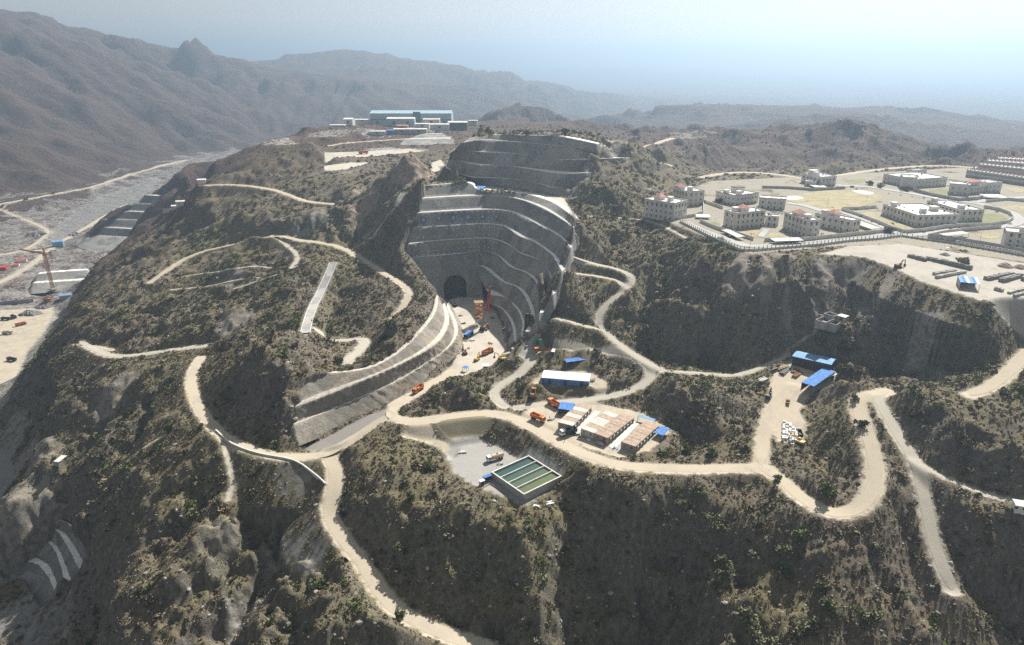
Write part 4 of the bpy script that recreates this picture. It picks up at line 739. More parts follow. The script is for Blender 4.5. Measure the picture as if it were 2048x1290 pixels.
def excavator(loc, rz, label, m=P_YEL, reach=1.0):
    t = empty('excavator', loc, rz, label, 'excavator')
    for y in (-1.1, 1.1): MB().side([(-2, .25), (-1.7, 0), (1.7, 0), (2, .25), (2, .65), (1.7, .9), (-1.7, .9), (-2, .65)], y-.3, y+.3).build('track', P_DARK, t)
    MB().box(-2.2, 1.3, -1.2, 1.2, 1.0, 1.9).box(-2.3, -1.4, -1.15, 1.15, 1.9, 2.2).build('body', m, t, .06); c = MB().box(.2, 1.6, -1.2, -.25, 1.9, 2.9).build('cab', m, t, .05); MB().box(.4, 1.62, -1.22, -.35, 2.05, 2.7).build('window', P_GLASS, c)
    MB().side([(1.1, 1.6), (1.5, 1.5), (3.6, 3.9), (5.3, 3.9), (5.4, 4.3), (3.4, 4.4)], .0, .45).build('boom', m, t); MB().side([(5.1, 4.3), (5.5, 4.2), (5.9*reach, 1.4), (5.5*reach, 1.3)], .02, .42).build('arm', m, t); MB().side([(5.2*reach, .3), (6.1*reach, .25), (6.1*reach, 1.5), (5.5*reach, 1.5)], -.35, .8).build('bucket', P_DARK, t); return t
def lattice(m, a, b, w0, w1, n, r=.09, up=Vector((0, 1, 0))):
    a = Vector(a); b = Vector(b); d = (b-a).normalized(); u = d.cross(up).normalized(); v = d.cross(u)
    def ring(k): w = (w0+(w1-w0)*k/n)/2; c = a+(b-a)*k/n; return [c+u*w+v*w, c-u*w+v*w, c-u*w-v*w, c+u*w-v*w]
    for k in range(n):
        A, B = ring(k), ring(k+1)
        for q in range(4): m.bar(A[q], B[q], r*1.5, 4); m.bar(A[q], B[(q+1) % 4], r, 3); m.bar(B[q], B[(q+1) % 4], r, 3)
    return m
def crawler_crane(loc, rz, label, tip):
    t = empty('crawler_crane', loc, rz, label, 'crane')
    for y in (-2.4, 2.4): MB().side([(-3.6, .4), (-3.2, 0), (3.2, 0), (3.6, .4), (3.6, .8), (3.2, 1.2), (-3.2, 1.2), (-3.6, .8)], y-.5, y+.5).build('track', P_DARK, t)
    MB().box(-4.2, 2.2, -1.6, 1.6, 1.3, 3.2).build('body', P_RUST, t, .08); MB().box(-5.2, -3.6, -1.9, 1.9, 1.4, 3.4).build('counterweight', P_DARK, t); c = MB().box(1.2, 3.0, -2.6, -1.5, 1.6, 3.8).build('cab', P_RED, t, .06); MB().box(1.5, 3.02, -2.62, -1.7, 2.2, 3.5).build('window', P_GLASS, c)
    a = Vector((1.8, 0, 2.2)); b = Vector(tip); q = a+(b-a)*.36; lattice(MB(), a, q, .9, 2.0, 6, .09).build('boom_foot', P_GREY, t); lattice(MB(), q, b, 2.0, 1.1, 14, .14).build('boom', P_RED, t); MB().bar(b, (b.x+.3, b.y, 4), .06).build('hoist_cable', P_DARK, t); MB().bar(b, (-3.8, 0, 3.4), .07).bar(a+(b-a)*.5, (-3.8, .6, 3.4), .06).build('pendant_cable', P_DARK, t); return t
def scaffold(loc, rz, label):
    t = empty('scaffold_tower', loc, rz, label, 'scaffold tower'); lattice(MB(), (0, 0, 0), (0, 0, 5), 4.6, 4.6, 2, .12).build('leg_frame', P_GREY, t); m = MB(); lattice(m, (0, 0, 5), (0, 0, 17.5), 5.2, 5.2, 5, .2)
    for k in range(4): m.box(-2.5, 2.5, -2.5, 2.5, 5.2+k*3.1, 5.4+k*3.1)
    m.build('tower_frame', paint('orange_steel', (.5,.24,.09), .7, .4), t); p = MB().box(-3.3, 3.3, -3, 3, 17.5, 17.8).build('platform', P_WOOD, t); g = MB(); 
    for x in (-3.2, 0, 3.2):
        for y in (-2.9, 2.9): g.bar((x, y, 17.8), (x, y, 19), .07)
    for y in (-2.9, 2.9): g.bar((-3.2, y, 19), (3.2, y, 19), .07)
    g.build('guard_rail', P_ORANGE, p); MB().cyl((0, -2.7, 10.5), 1.5, .4, 'y', 14).build('cable_reel', P_WOOD, t); return t
def tower_crane(loc, rz, label):
    t = empty('tower_crane', loc, rz, label, 'tower crane'); o = paint('crane_orange', (.42,.2,.07), .6, .4); MB().box(-3.5, 3.5, -3.5, 3.5, 0, 1.4).build('base', P_CONC, t); lattice(MB(), (0, 0, 1.4), (0, 0, 47), 3.0, 3.0, 20, .2).build('mast', o, t)
    MB().box(-1.9, 1.9, -1.9, 1.9, 47, 49).build('slewing_ring', o, t); c = MB().box(1.6, 3.6, -2.6, -.8, 48.8, 51.4).build('cab', P_WHITE, t); MB().box(2, 3.62, -2.62, -1, 49.6, 51).build('window', P_GLASS, c); lattice(MB(), (0, 0, 49), (0, 0, 57), 2, .8, 5, .16).build('tower_head', o, t)
    lattice(MB(), (0, 0, 50), (46, 0, 50.5), 2, 1.2, 22, .15, Vector((0, 0, 1))).build('jib', o, t); lattice(MB(), (0, 0, 50), (-15, 0, 50), 2, 2, 7, .15, Vector((0, 0, 1))).build('counter_jib', o, t); MB().box(-15.5, -12, -1.4, 1.4, 47.5, 50.8).build('counterweight', P_CONC, t)
    MB().bar((0, 0, 57), (30, 0, 51), .1).bar((0, 0, 57), (-13, 0, 51), .1).build('tie_bar', P_DARK, t); MB().bar((24, 0, 49.5), (24, 0, 32), .08).box(23.5, 24.5, -.3, .3, 30.8, 32).build('hook_block', P_DARK, t); return t
# ------------------------------------------------------------------ sheds and huts
def quad(FL, FR, BR, BL, z):           # a roof seen from the air -> rectangle on the ground
    a, b, c, d = (W(p[0], p[1], z)[:2] for p in (FL, FR, BR, BL)); o = (a+b+c+d)/4; u = (b-a)+(c-d); u /= np.linalg.norm(u); v = np.array([-u[1], u[0]])
    w = (np.linalg.norm(b-a)+np.linalg.norm(c-d))/2; h = (abs((d-a) @ v)+abs((c-b) @ v))/2; return o, math.atan2(u[1], u[0]), w, h
def keep(o, r): KEEPOUT.append((o[0], o[1], r))
def panel_block(q, zt, z0, label, cols, ac=True, along='y'):
    o, a, w, d = quad(*q, zt); t = empty('container_block', (o[0], o[1], z0), a, label, 'cabin block', 'container cabin blocks'); h = zt-z0; keep(o, max(w, d)/2+1)
    wl = MB().box(-w/2+.15, w/2-.15, -d/2+.15, d/2-.15, -1, h-.2).build('wall', P_PANEL if not ac else paint('cabin_wall', (.33,.3,.27), .8, .3), t)
    n = len(cols)
    for k, c in enumerate(cols):
        if c is None: continue
        y0, y1 = -d/2+d*k/n, -d/2+d*(k+1)/n; z = .0 if k % 2 else .04; MB().box(-w/2, w/2, y0+.04, y1-.04, h-.2+z, h+z).box(-w/2, w/2, y0+.04, y0+.22, h+z, h+z+.07).build('roof_panel', c, t)
    for k in range(n):
        y = -d/2+d*(k+.5)/n
        MB().box(w/2-.15, w/2-.1, y-.45, y+.35, -.2, h-.8).build('door', P_DARK, t)
        if ac: MB().box(w/2-.1, w/2+.35, y+.55, y+1.35, h-1.5, h-.85).build('air_conditioner', P_WHITE, t)
    for k in range(max(2, int(w/3))): x = -w/2+w*(k+.5)/max(2, int(w/3)); MB().box(x-.5, x+.5, -d/2+.1, -d/2+.15, h-1.9, h-.9).build('window', P_GLASS, t)
    return t
def canopy(q, zt, z0, label, m=P_BLUE, tilt=.5, cat='shed', wall=None, name='canopy_shed', group=None, sheets=1, closed=False):
    o, a, w, d = quad(*q, zt); t = empty(name, (o[0], o[1], z0), a, label, cat, group); h = zt-z0; keep(o, max(w, d)/2)
    n = sheets
    for k in range(n):
        x0, x1 = -w/2+w*k/n, -w/2+w*(k+1)/n; b = MB().add([(x0, -d/2, h-tilt/2), (x1-.03, -d/2, h-tilt/2), (x1-.03, d/2, h+tilt/2), (x0, d/2, h+tilt/2), (x0, -d/2, h-tilt/2-.1), (x1-.03, -d/2, h-tilt/2-.1), (x1-.03, d/2, h+tilt/2-.1), (x0, d/2, h+tilt/2-.1)], [(0, 1, 2, 3), (7, 6, 5, 4), (0, 4, 5, 1), (1, 5, 6, 2), (2, 6, 7, 3), (3, 7, 4, 0)])
        g = max(2, int((x1-x0)/1.1))
        for i in range(g): x = x0+(x1-x0)*(i+.5)/g; b.add([(x-.06, -d/2, h-tilt/2+.002), (x+.06, -d/2, h-tilt/2+.002), (x+.06, d/2, h+tilt/2+.002), (x-.06, d/2, h+tilt/2+.002), (x, -d/2, h-tilt/2+.09), (x, d/2, h+tilt/2+.09)], [(0, 4, 5, 3), (4, 1, 2, 5), (0, 1, 4), (3, 5, 2)])
        b.build('roof', m if not isinstance(m, (list, tuple)) else m[k % len(m)], t)
    for x in np.linspace(-w/2+.2, w/2-.2, max(2, int(w/5)+1)):
        for y, e in ((-d/2+.2, -tilt/2), (d/2-.2, tilt/2)): MB().box(x-.09, x+.09, y-.09, y+.09, -.8, h+e*.9-.1).build('post', P_GREY, t)
    if wall:
        MB().box(-w/2+.1, w/2-.1, d/2-.12, d/2-.05, -.5, h+tilt/2-.25).box(-w/2+.1, -w/2+.17, -d/2+.4, d/2-.12, -.5, h-tilt/2-.2).build('back_wall', wall, t)
        if closed: MB().box(-w/2+.1, w/2-.1, -d/2+.12, -d/2+.05, -.5, h-tilt/2-.2).box(w/2-.17, w/2-.1, -d/2+.4, d/2-.12, -.5, h-tilt/2-.2).build('front_wall', wall, t)
    return t
def hall(q, zt, z0, label, roof, wall, gable=.6, name='shed', cat='shed', group=None, doors=2, win=0):
    o, a, w, d = quad(*q, zt); t = empty(name, (o[0], o[1], z0), a, label, cat, group); h = zt-z0; keep(o, max(w, d)/2+1)
    MB().box(-w/2+.25, w/2-.25, -d/2+.25, d/2-.25, -1, h-.25).build('wall', wall, t); b = MB(); n = max(3, int(w/2.2))
    for k in range(n):
        x0, x1 = -w/2+w*k/n, -w/2+w*(k+1)/n-.03
        for s in (-1, 1): b.add([(x0, s*d/2, h-.1), (x1, s*d/2, h-.1), (x1, 0, h+gable), (x0, 0, h+gable), (x0, s*d/2, h-.25), (x1, s*d/2, h-.25), (x1, 0, h+gable-.15), (x0, 0, h+gable-.15)], [(0, 1, 2, 3), (7, 6, 5, 4), (0, 4, 5, 1), (1, 5, 6, 2), (2, 6, 7, 3), (3, 7, 4, 0)])
    b.build('roof', roof, t)
    for k in range(doors): x = -w/2+w*(k+.5)/doors; MB().box(x-.8, x+.8, -d/2+.2, -d/2+.25, -.5, min(2.6, h-.6)).build('door', P_DARK, t)
    for k in range(win): x = -w/2+w*(k+.2)/win; MB().box(x-.6, x+.6, -d/2+.19, -d/2+.25, min(1.2, h-1.4), min(2.2, h-.5)).build('window', P_GLASS, t)
    return t
def Z6(x, y): return (960+x/4.607, 640+y/4.607)     # readings from enlargements of the survey picture
def Z7(x, y): return (1460+x/4.3, 600+y/4.3)
def Z3(x, y): return (1250+x/4.096, 280+y/4.096)
def Z4(x, y): return (1650+x/4.608, 280+y/4.608)
def Z5(x, y): return (780+x/4.6075, 480+y/4.6075)
def camp():
    A, B = P_PANEL, P_PANELR
    panel_block((Z6(715,940), Z6(845,975), Z6(1045,800), Z6(905,765)), 3, -.3, 'cabin block beside the dump trucks, its roof striped pale and rusty', [A, B, A, B, A, B])
    panel_block((Z6(945,1005), Z6(1065,1048), Z6(1268,872), Z6(1145,828)), 3, -.3, 'middle cabin block with mostly pale roof panels, joined to the rusty row', [A, B, A, A, B, A], ac=False)
    panel_block((Z6(1065,1048), Z6(1190,1093), Z6(1415,893), Z6(1285,850)), 3.05, -.3, 'middle cabin row with a continuous rusty roof and wall air conditioners', [B]*8)
    panel_block((Z6(1305,1125), Z6(1438,1168), Z6(1655,965), Z6(1520,920)), 3, -.5, 'rusty roofed cabin block farthest from the dump trucks, dark end wall', [B]*8)
    canopy((Z6(700,808), Z6(838,832), Z6(890,770), Z6(765,758)), 3.2, -.2, 'bright blue open canopy beside the striped cabin roof', P_BLUE, .3, wall=P_GREY, group='blue canopies of the cabin camp', sheets=2)
    canopy((Z6(1450,885), Z6(1605,930), Z6(1622,915), Z6(1465,872)), 3.2, .3, 'narrow light blue canopy strip between two cabin rows', P_LBLUE, .2, group='blue canopies of the cabin camp')
    canopy((Z6(1608,1035), Z6(1692,1062), Z6(1747,1002), Z6(1660,972)), 3, -.3, 'blue canopy on the outer side of the end cabin block', P_BLUE, .3, group='blue canopies of the cabin camp')
    hall((Z6(570,525), Z6(1008,568), Z6(1025,490), Z6(585,464)), 8.2, 4.6, 'long white roofed hall with blue walls inside the road loop', P_WSHEET, P_BLUE, .5, doors=3, win=6)
    canopy((Z6(790,388), Z6(1020,356), Z6(1020,331), Z6(780,362)), 11.5, 7.6, 'long blue mono pitch shed on the bank behind the white hall', P_BLUE, .5, wall=P_DARK)
    hall((Z6(486,180), Z6(565,180), Z6(570,158), Z6(495,155)), 16.4, 13.6, 'small green site hut beside the pit rim', P_GREEN, P_GREEN, .1, name='site_hut', cat='hut', doors=1)
    hall((Z6(505,150), Z6(562,152), Z6(560,124), Z6(508,120)), 17.2, 14.4, 'red roofed hut standing behind the green hut', P_TERRA, P_PANEL, .3, name='site_hut', cat='hut', doors=1)
    t = hall((Z6(662,290), Z6(694,292), Z6(694,262), Z6(664,258)), 14.4, 11.8, 'little white guard booth beside the loop road', P_WHITE, P_LBLUE, .1, name='guard_booth', cat='booth', doors=1)
    for a, b, w in ((Z6(880,1030), Z6(1090,845), 1.6), (Z6(1215,1165), Z6(1445,950), 1.7)):
        p, q = W(*a, 0), W(*b, 0); P = resample(np.array([p, q]), 12); P[:, 2] = ground(P[:, 0], P[:, 1]); strip('footpath', P, w, P_CONCL, .16, 0)
    for px, py, rz, lab, kw in ((Z6(533,920)[0], Z6(533,920)[1], None, 'empty orange dump truck parked beside the haul road at the cabin yard', {}), ):
        pass
    def face(p, q, z=None):            # stand at p, looking to q
        a, b = hit(*p), hit(*q); return a, away(a, b)
    a, r = face(Z6(535,925), Z6(600,955)); dump_truck(a, r, 'empty orange dump truck on the cabin yard beside the haul road')
    a, r = face(Z6(680,790), Z6(605,755)); dump_truck(a, r, 'orange dump truck parked against the bright blue canopy')
    a, r = face(Z6(490,700), Z6(497,640)); dump_truck(a, r, 'red brown dump truck heading away where the loop road forks', body=P_RUST)
    a, r = face(Z6(565,300), Z6(505,318)); dump_truck(a, r, 'orange dump truck with a dark red bed below the green hut', body=P_RUST)
    a, r = face(Z6(810,1055), Z6(755,1080)); dump_truck(a, r, 'white cab truck with a black bed beside the cabins', P_DARK, P_WHITE)
    a, r = face((990,920), (974,925)); tank_truck(a, r, 'water tanker with white cab and cream tank beside the basins')
    a, r = face((836,783), (826,790)); dump_truck(a, r, 'orange dump truck driving up the ramp below the benched slope')
    a, r = face(Z6(1165,1130), Z6(1120,1150)); b = MB().side([(-2.4, .5), (2.4, .5), (2.4, 1.9), (-2.4, 1.9)], -1, 1); t = empty('site_trailer', a, r, 'small red trailer parked at the end of the rusty cabin row', 'trailer'); b.build('body', P_RED, t); [wheel_at(t, x, y, .4, .3) for x in (-.6, .6) for y in (-.9, .9)]
    a, r = face(Z6(1100,1150), Z6(1060,1130)); car(a, r, 'silver car parked in front of the middle cabin block', P_GALV)
    a, r = face(Z6(640,905), Z6(655,890)); mo = empty('motorbike', a, r, 'motorbike standing beside the orange dump truck', 'motorbike'); [MB().cyl((x, -.06, .32), .32, .12, 'y', 12).build('wheel', P_TYRE, mo) for x in (-.65, .65)]; MB().side([(-.7, .6), (.5, .55), (.7, 1.0), (.2, .95), (-.3, .8), (-.8, .85)], -.13, .13).build('body', P_RED, mo); MB().bar((.6, -.35, 1.1), (.6, .35, 1.1), .03).build('handlebar', P_DARK, mo)
    person(hit(1129.5, 884), 0.6, 'person in dark clothes standing on the haul road beside the black bed truck')
def person(loc, rz, label):
    V = [(0,0,.92),(0,0,1.15),(0,0,1.42),(0,0,1.54),(0,0,1.66),(.0,.1,.88),(.03,.11,.48),(0,.12,.06),(.12,.13,.03),(0,-.1,.88),(-.02,-.11,.48),(-.05,-.12,.06),(.08,-.13,.03),(0,.2,1.4),(0,.26,1.12),(.06,.27,.88),(.08,.27,.78),(0,-.2,1.4),(0,-.26,1.12),(.06,-.27,.88),(.08,-.27,.78)]
    E = [(0,1),(1,2),(2,3),(3,4),(0,5),(5,6),(6,7),(7,8),(0,9),(9,10),(10,11),(11,12),(2,13),(13,14),(14,15),(15,16),(2,17),(17,18),(18,19),(19,20)]
    R = [.14,.13,.16,.06,.11,.1,.07,.05,.045,.1,.07,.05,.045,.07,.05,.04,.045,.07,.05,.04,.045]
    me = bpy.data.meshes.new('person'); me.from_pydata(V, E, []); o = bpy.data.objects.new('person', me); COL.objects.link(o); o.location = tuple(loc); o.rotation_euler = (0, 0, rz); me.materials.append(paint('dark_cloth', (.06,.06,.07), .9))
    m = o.modifiers.new('skin', 'SKIN'); 
    for q, r in zip(me.skin_vertices[0].data, R): q.radius = (r, r)
    me.skin_vertices[0].data[0].use_root = True; s = o.modifiers.new('sub', 'SUBSURF'); s.levels = 1; s.render_levels = 1; setp(o, label, 'person')
    MB().cyl((0, 0, 1.7), .125, .1, 'z', 12, .06).build('hair', P_DARK, o); return o
def basins():
    zt, z0 = -8.4, -12.2; o, a, w, d = quad((1047.8,989), (1123.6,952), (1057.4,911), (983,944), zt); t = empty('water_basin', (o[0], o[1], z0), a, 'four bay concrete water basin full of green water', 'water basin'); h = zt-z0; keep(o, max(w, d)*.62)
    for k, (x0, x1, y0, y1) in enumerate(((-w/2, w/2, -d/2, -d/2+.45), (-w/2, w/2, d/2-.45, d/2), (-w/2, -w/2+.45, -d/2+.45, d/2-.45), (w/2-.45, w/2, -d/2+.45, d/2-.45))):
        wl = MB().box(x0, x1, y0, y1, -2, h).build('wall', P_CONC, t); MB().box(x0-.1, x1+.1, y0-.1 if k < 2 else y0, y1+.1 if k < 2 else y1, h, h+.12).build('coping', P_CONCL, wl)
    cs = [(.105,.13,.06), (.075,.115,.07), (.05,.09,.066), (.034,.07,.062)]
    for k in range(4):
        y0 = -d/2+.45+(d-.9)*k/4; y1 = -d/2+.45+(d-.9)*(k+1)/4
        MB().add([(-w/2+.45, y0, h-.75), (w/2-.45, y0, h-.75), (w/2-.45, y1, h-.75), (-w/2+.45, y1, h-.75)], [(0, 1, 2, 3)]).build('water', water_mat('basin_water', cs[k]), t)
        if k: MB().box(-w/2+.45, w/2-.45, y0-.2, y0+.2, -1, h+.1).build('divider', P_CONCL, t)
    canopy(((966,957.5), (984,949.5), (986,946), (967,951)), -8.9, -11.9, 'small blue roofed pump shelter against the water basin', P_BLUE, .3, wall=P_DARK, name='pump_shelter')
    hall(((958.5,964.5), (969,961), (968,956), (958.5,959.5)), -9.1, -11.9, 'tiny white roofed kiosk beside the blue pump shelter', P_WHITE, P_GREY, .1, name='kiosk', cat='kiosk', doors=1)
    a = W(950, 985, -12); b = W(980, 968, -11.8); pp = MB(); P = [a, b, W(1018, 992, -12)]
    for p, q in zip(P[:-1], P[1:]): pp.bar((p[0], p[1], ground(p[0], p[1])+.25), (q[0], q[1], ground(q[0], q[1])+.25), .16, 6)
    setp(pp.build('water_pipe', P_RUST), 'rusty supply pipe lying on the ground beside the water basin', 'pipe')
    P = np.array([W(884, 860, -8.6), W(902, 853, -8.6), W(922, 855, -8.6), W(915, 866, -8.6), W(898, 874, -8.6), W(886, 868, -8.6)]); z = -8.45
    m = MB().prism(smooth(np.vstack([P, P[:1]]), 2)[:-1][::-1], z-.6, z).build('pond_water', water_mat('pond_green', (.17,.24,.12))); m['kind'] = 'structure'
def storage():
    hall((Z7(540,482), Z7(875,556), Z7(910,506), Z7(570,432)), 21.3, 16, 'long blue roofed workshop at the head of the storage yard', P_LBLUE, P_DARK, .25, name='workshop', cat='workshop', doors=5)
    canopy((Z7(660,718), Z7(765,752), Z7(868,606), Z7(756,572)), 18.4, 13.6, 'two tone blue shed standing in front of the long workshop', P_BLUE, .5, wall=P_DARK, sheets=1)
    canopy((Z7(845,652), Z7(882,668), Z7(912,626), Z7(866,608)), 17.4, 13.9, 'white lean-to roof beside the two tone blue shed', P_WSHEET, .3)
    # basins with a hut, up the slope
    for k, (q, lab) in enumerate((((Z7(745,172), Z7(842,196), Z7(880,158), Z7(800,132)), 'empty concrete settling tank nearest the green trees'), ((Z7(842,196), Z7(925,215), Z7(962,178), Z7(882,158)), 'empty settling tank next to the tank hut'), ((Z7(815,118), Z7(900,142), Z7(925,125), Z7(850,95)), 'small settling tank uphill of the other two'))):
        c = hit(*[(q[0][i]+q[2][i])/2 for i in (0, 1)]); zt = c[2]+1.2; o, a, w, d = quad(*q, zt); t = empty('settling_tank', (o[0], o[1], zt-3), a, lab, 'tank', 'settling tanks on the slope'); keep(o, w*.7)
        for x0, x1, y0, y1 in ((-w/2, w/2, -d/2, -d/2+.3), (-w/2, w/2, d/2-.3, d/2), (-w/2, -w/2+.3, -d/2+.3, d/2-.3), (w/2-.3, w/2, -d/2+.3, d/2-.3)): MB().box(x0, x1, y0, y1, -2, 3).build('wall', P_CONC, t)
        MB().box(-w/2+.3, w/2-.3, -d/2+.3, d/2-.3, .8, 1).build('tank_floor', P_DARK, t)
    c = hit(*Z7(965,150)); hall((Z7(930,135), Z7(1000,150), Z7(1022,135), Z7(950,112)), c[2]+3, c[2], 'white roofed hut beside the settling tanks', P_WSHEET, P_CONC, .1, name='tank_hut', cat='hut', doors=1)
    # white bulk bags
    a, b = hit(*Z7(455,1215)), hit(*Z7(465,1030)); u = (b-a)/np.linalg.norm(b-a); v = np.array([u[1], -u[0], 0]); n = 0; m = MB(); s = .62; m.side([(-s, 0), (s, 0), (s*1.08, .5), (s, 1.05), (.3, 1.18), (-.3, 1.18), (-s, 1.05), (-s*1.08, .5)], -s, s); proto = None
    for i in range(11):
        for j in range(5 if i < 8 else 3):
            if random.random() < .1: continue
            p = a+u*(i*1.42)+v*(j*1.5)+np.array([random.uniform(-.1, .1), random.uniform(-.1, .1), 0]); o = m.build('bulk_bag', P_WHITE) if proto is None else bpy.data.objects.new('bulk_bag', proto.data)
            if proto is None: proto = o
            else: COL.objects.link(o)
            o.location = (p[0], p[1], ground(p[0], p[1])); o.rotation_euler = (0, 0, away(a, b)+random.uniform(-.15, .15)); o.scale.z = random.choice((1, 1, 1.6)); setp(o, 'white bulk bag in the rows stacked beside the yard entrance', 'bag', 'white bulk bags stored at the yard')
    keep((a+b)/2, 9)
    # bar and timber stacks
    for k, (p, q, c, lab) in enumerate(((Z7(440,650), Z7(520,580), P_DARK, 'dark bundle of steel bars in front of the workshop'), (Z7(400,610), Z7(500,560), P_WOOD, 'pale timber stack beside the dark bar bundle'), (Z7(540,630), Z7(585,595), P_RUST, 'orange rusty plate stack in front of the workshop'), (Z7(545,675), Z7(620,615), P_RUST, 'single long rusty bar bundle nearest the blue shed'), (Z7(330,610), Z7(400,590), P_DARK, 'dark machine parts heap at the yard edge'), (Z7(250,720), Z7(350,640), P_CONCL, 'pale rubble of offcuts along the yard edge'), (Z7(245,820), Z7(290,770), P_RUST, 'rusty scrap heap at the corner of the yard'), (Z7(590,870), Z7(650,880), P_GREY, 'grey pipe stack beside the shed shade'))):
        a, b = hit(*p), hit(*q); L = np.linalg.norm(b-a); t = MB(); 
        for i in range(7): y = (i-3)*.42+random.uniform(-.1, .1); z = random.uniform(.2, .8); t.box(-L/2*random.uniform(.8, 1), L/2*random.uniform(.8, 1), y-.18, y+.18, -.3, z)
        o = t.build('bar_stack', c); o.location = tuple((a+b)/2); o.rotation_euler = (0, 0, away(a, b)); setp(o, lab, 'stack', 'stacks in the storage yard')
    a = hit(*Z7(497,885)); car(a, 1.2, 'red brown pickup in the middle of the storage yard', P_RUST, True, 'pickup'); a = hit(*Z7(330,850)); excavator(a, 1.0, 'dark excavator parked at the yard edge', P_DARK); a = hit(*Z7(595,1165)); dump_truck(a, 1.4, 'small dark truck parked beside the white bulk bags', P_DARK, P_GREY, s=.75); a = hit(*Z7(600,1240)); excavator(a, 2.2, 'small yellow digger below the white bulk bags')
    c = hit(2042, 1026); t = hall(((2026,1009), (2075,1018), (2080,1006), (2030,998)), c[2]+3, c[2], 'white cabin beside the side road at the picture edge', P_WSHEET, P_WHITE, .15, name='white_cabin', cat='cabin', doors=0, win=3)
    c = hit(118, 920); canopy(((104,926), (120,912), (137,909), (120,921)), c[2]+2.6, c[2], 'white flat roofed shelter on the western slope', P_WSHEET, .2, name='shelter', wall=P_CONC)
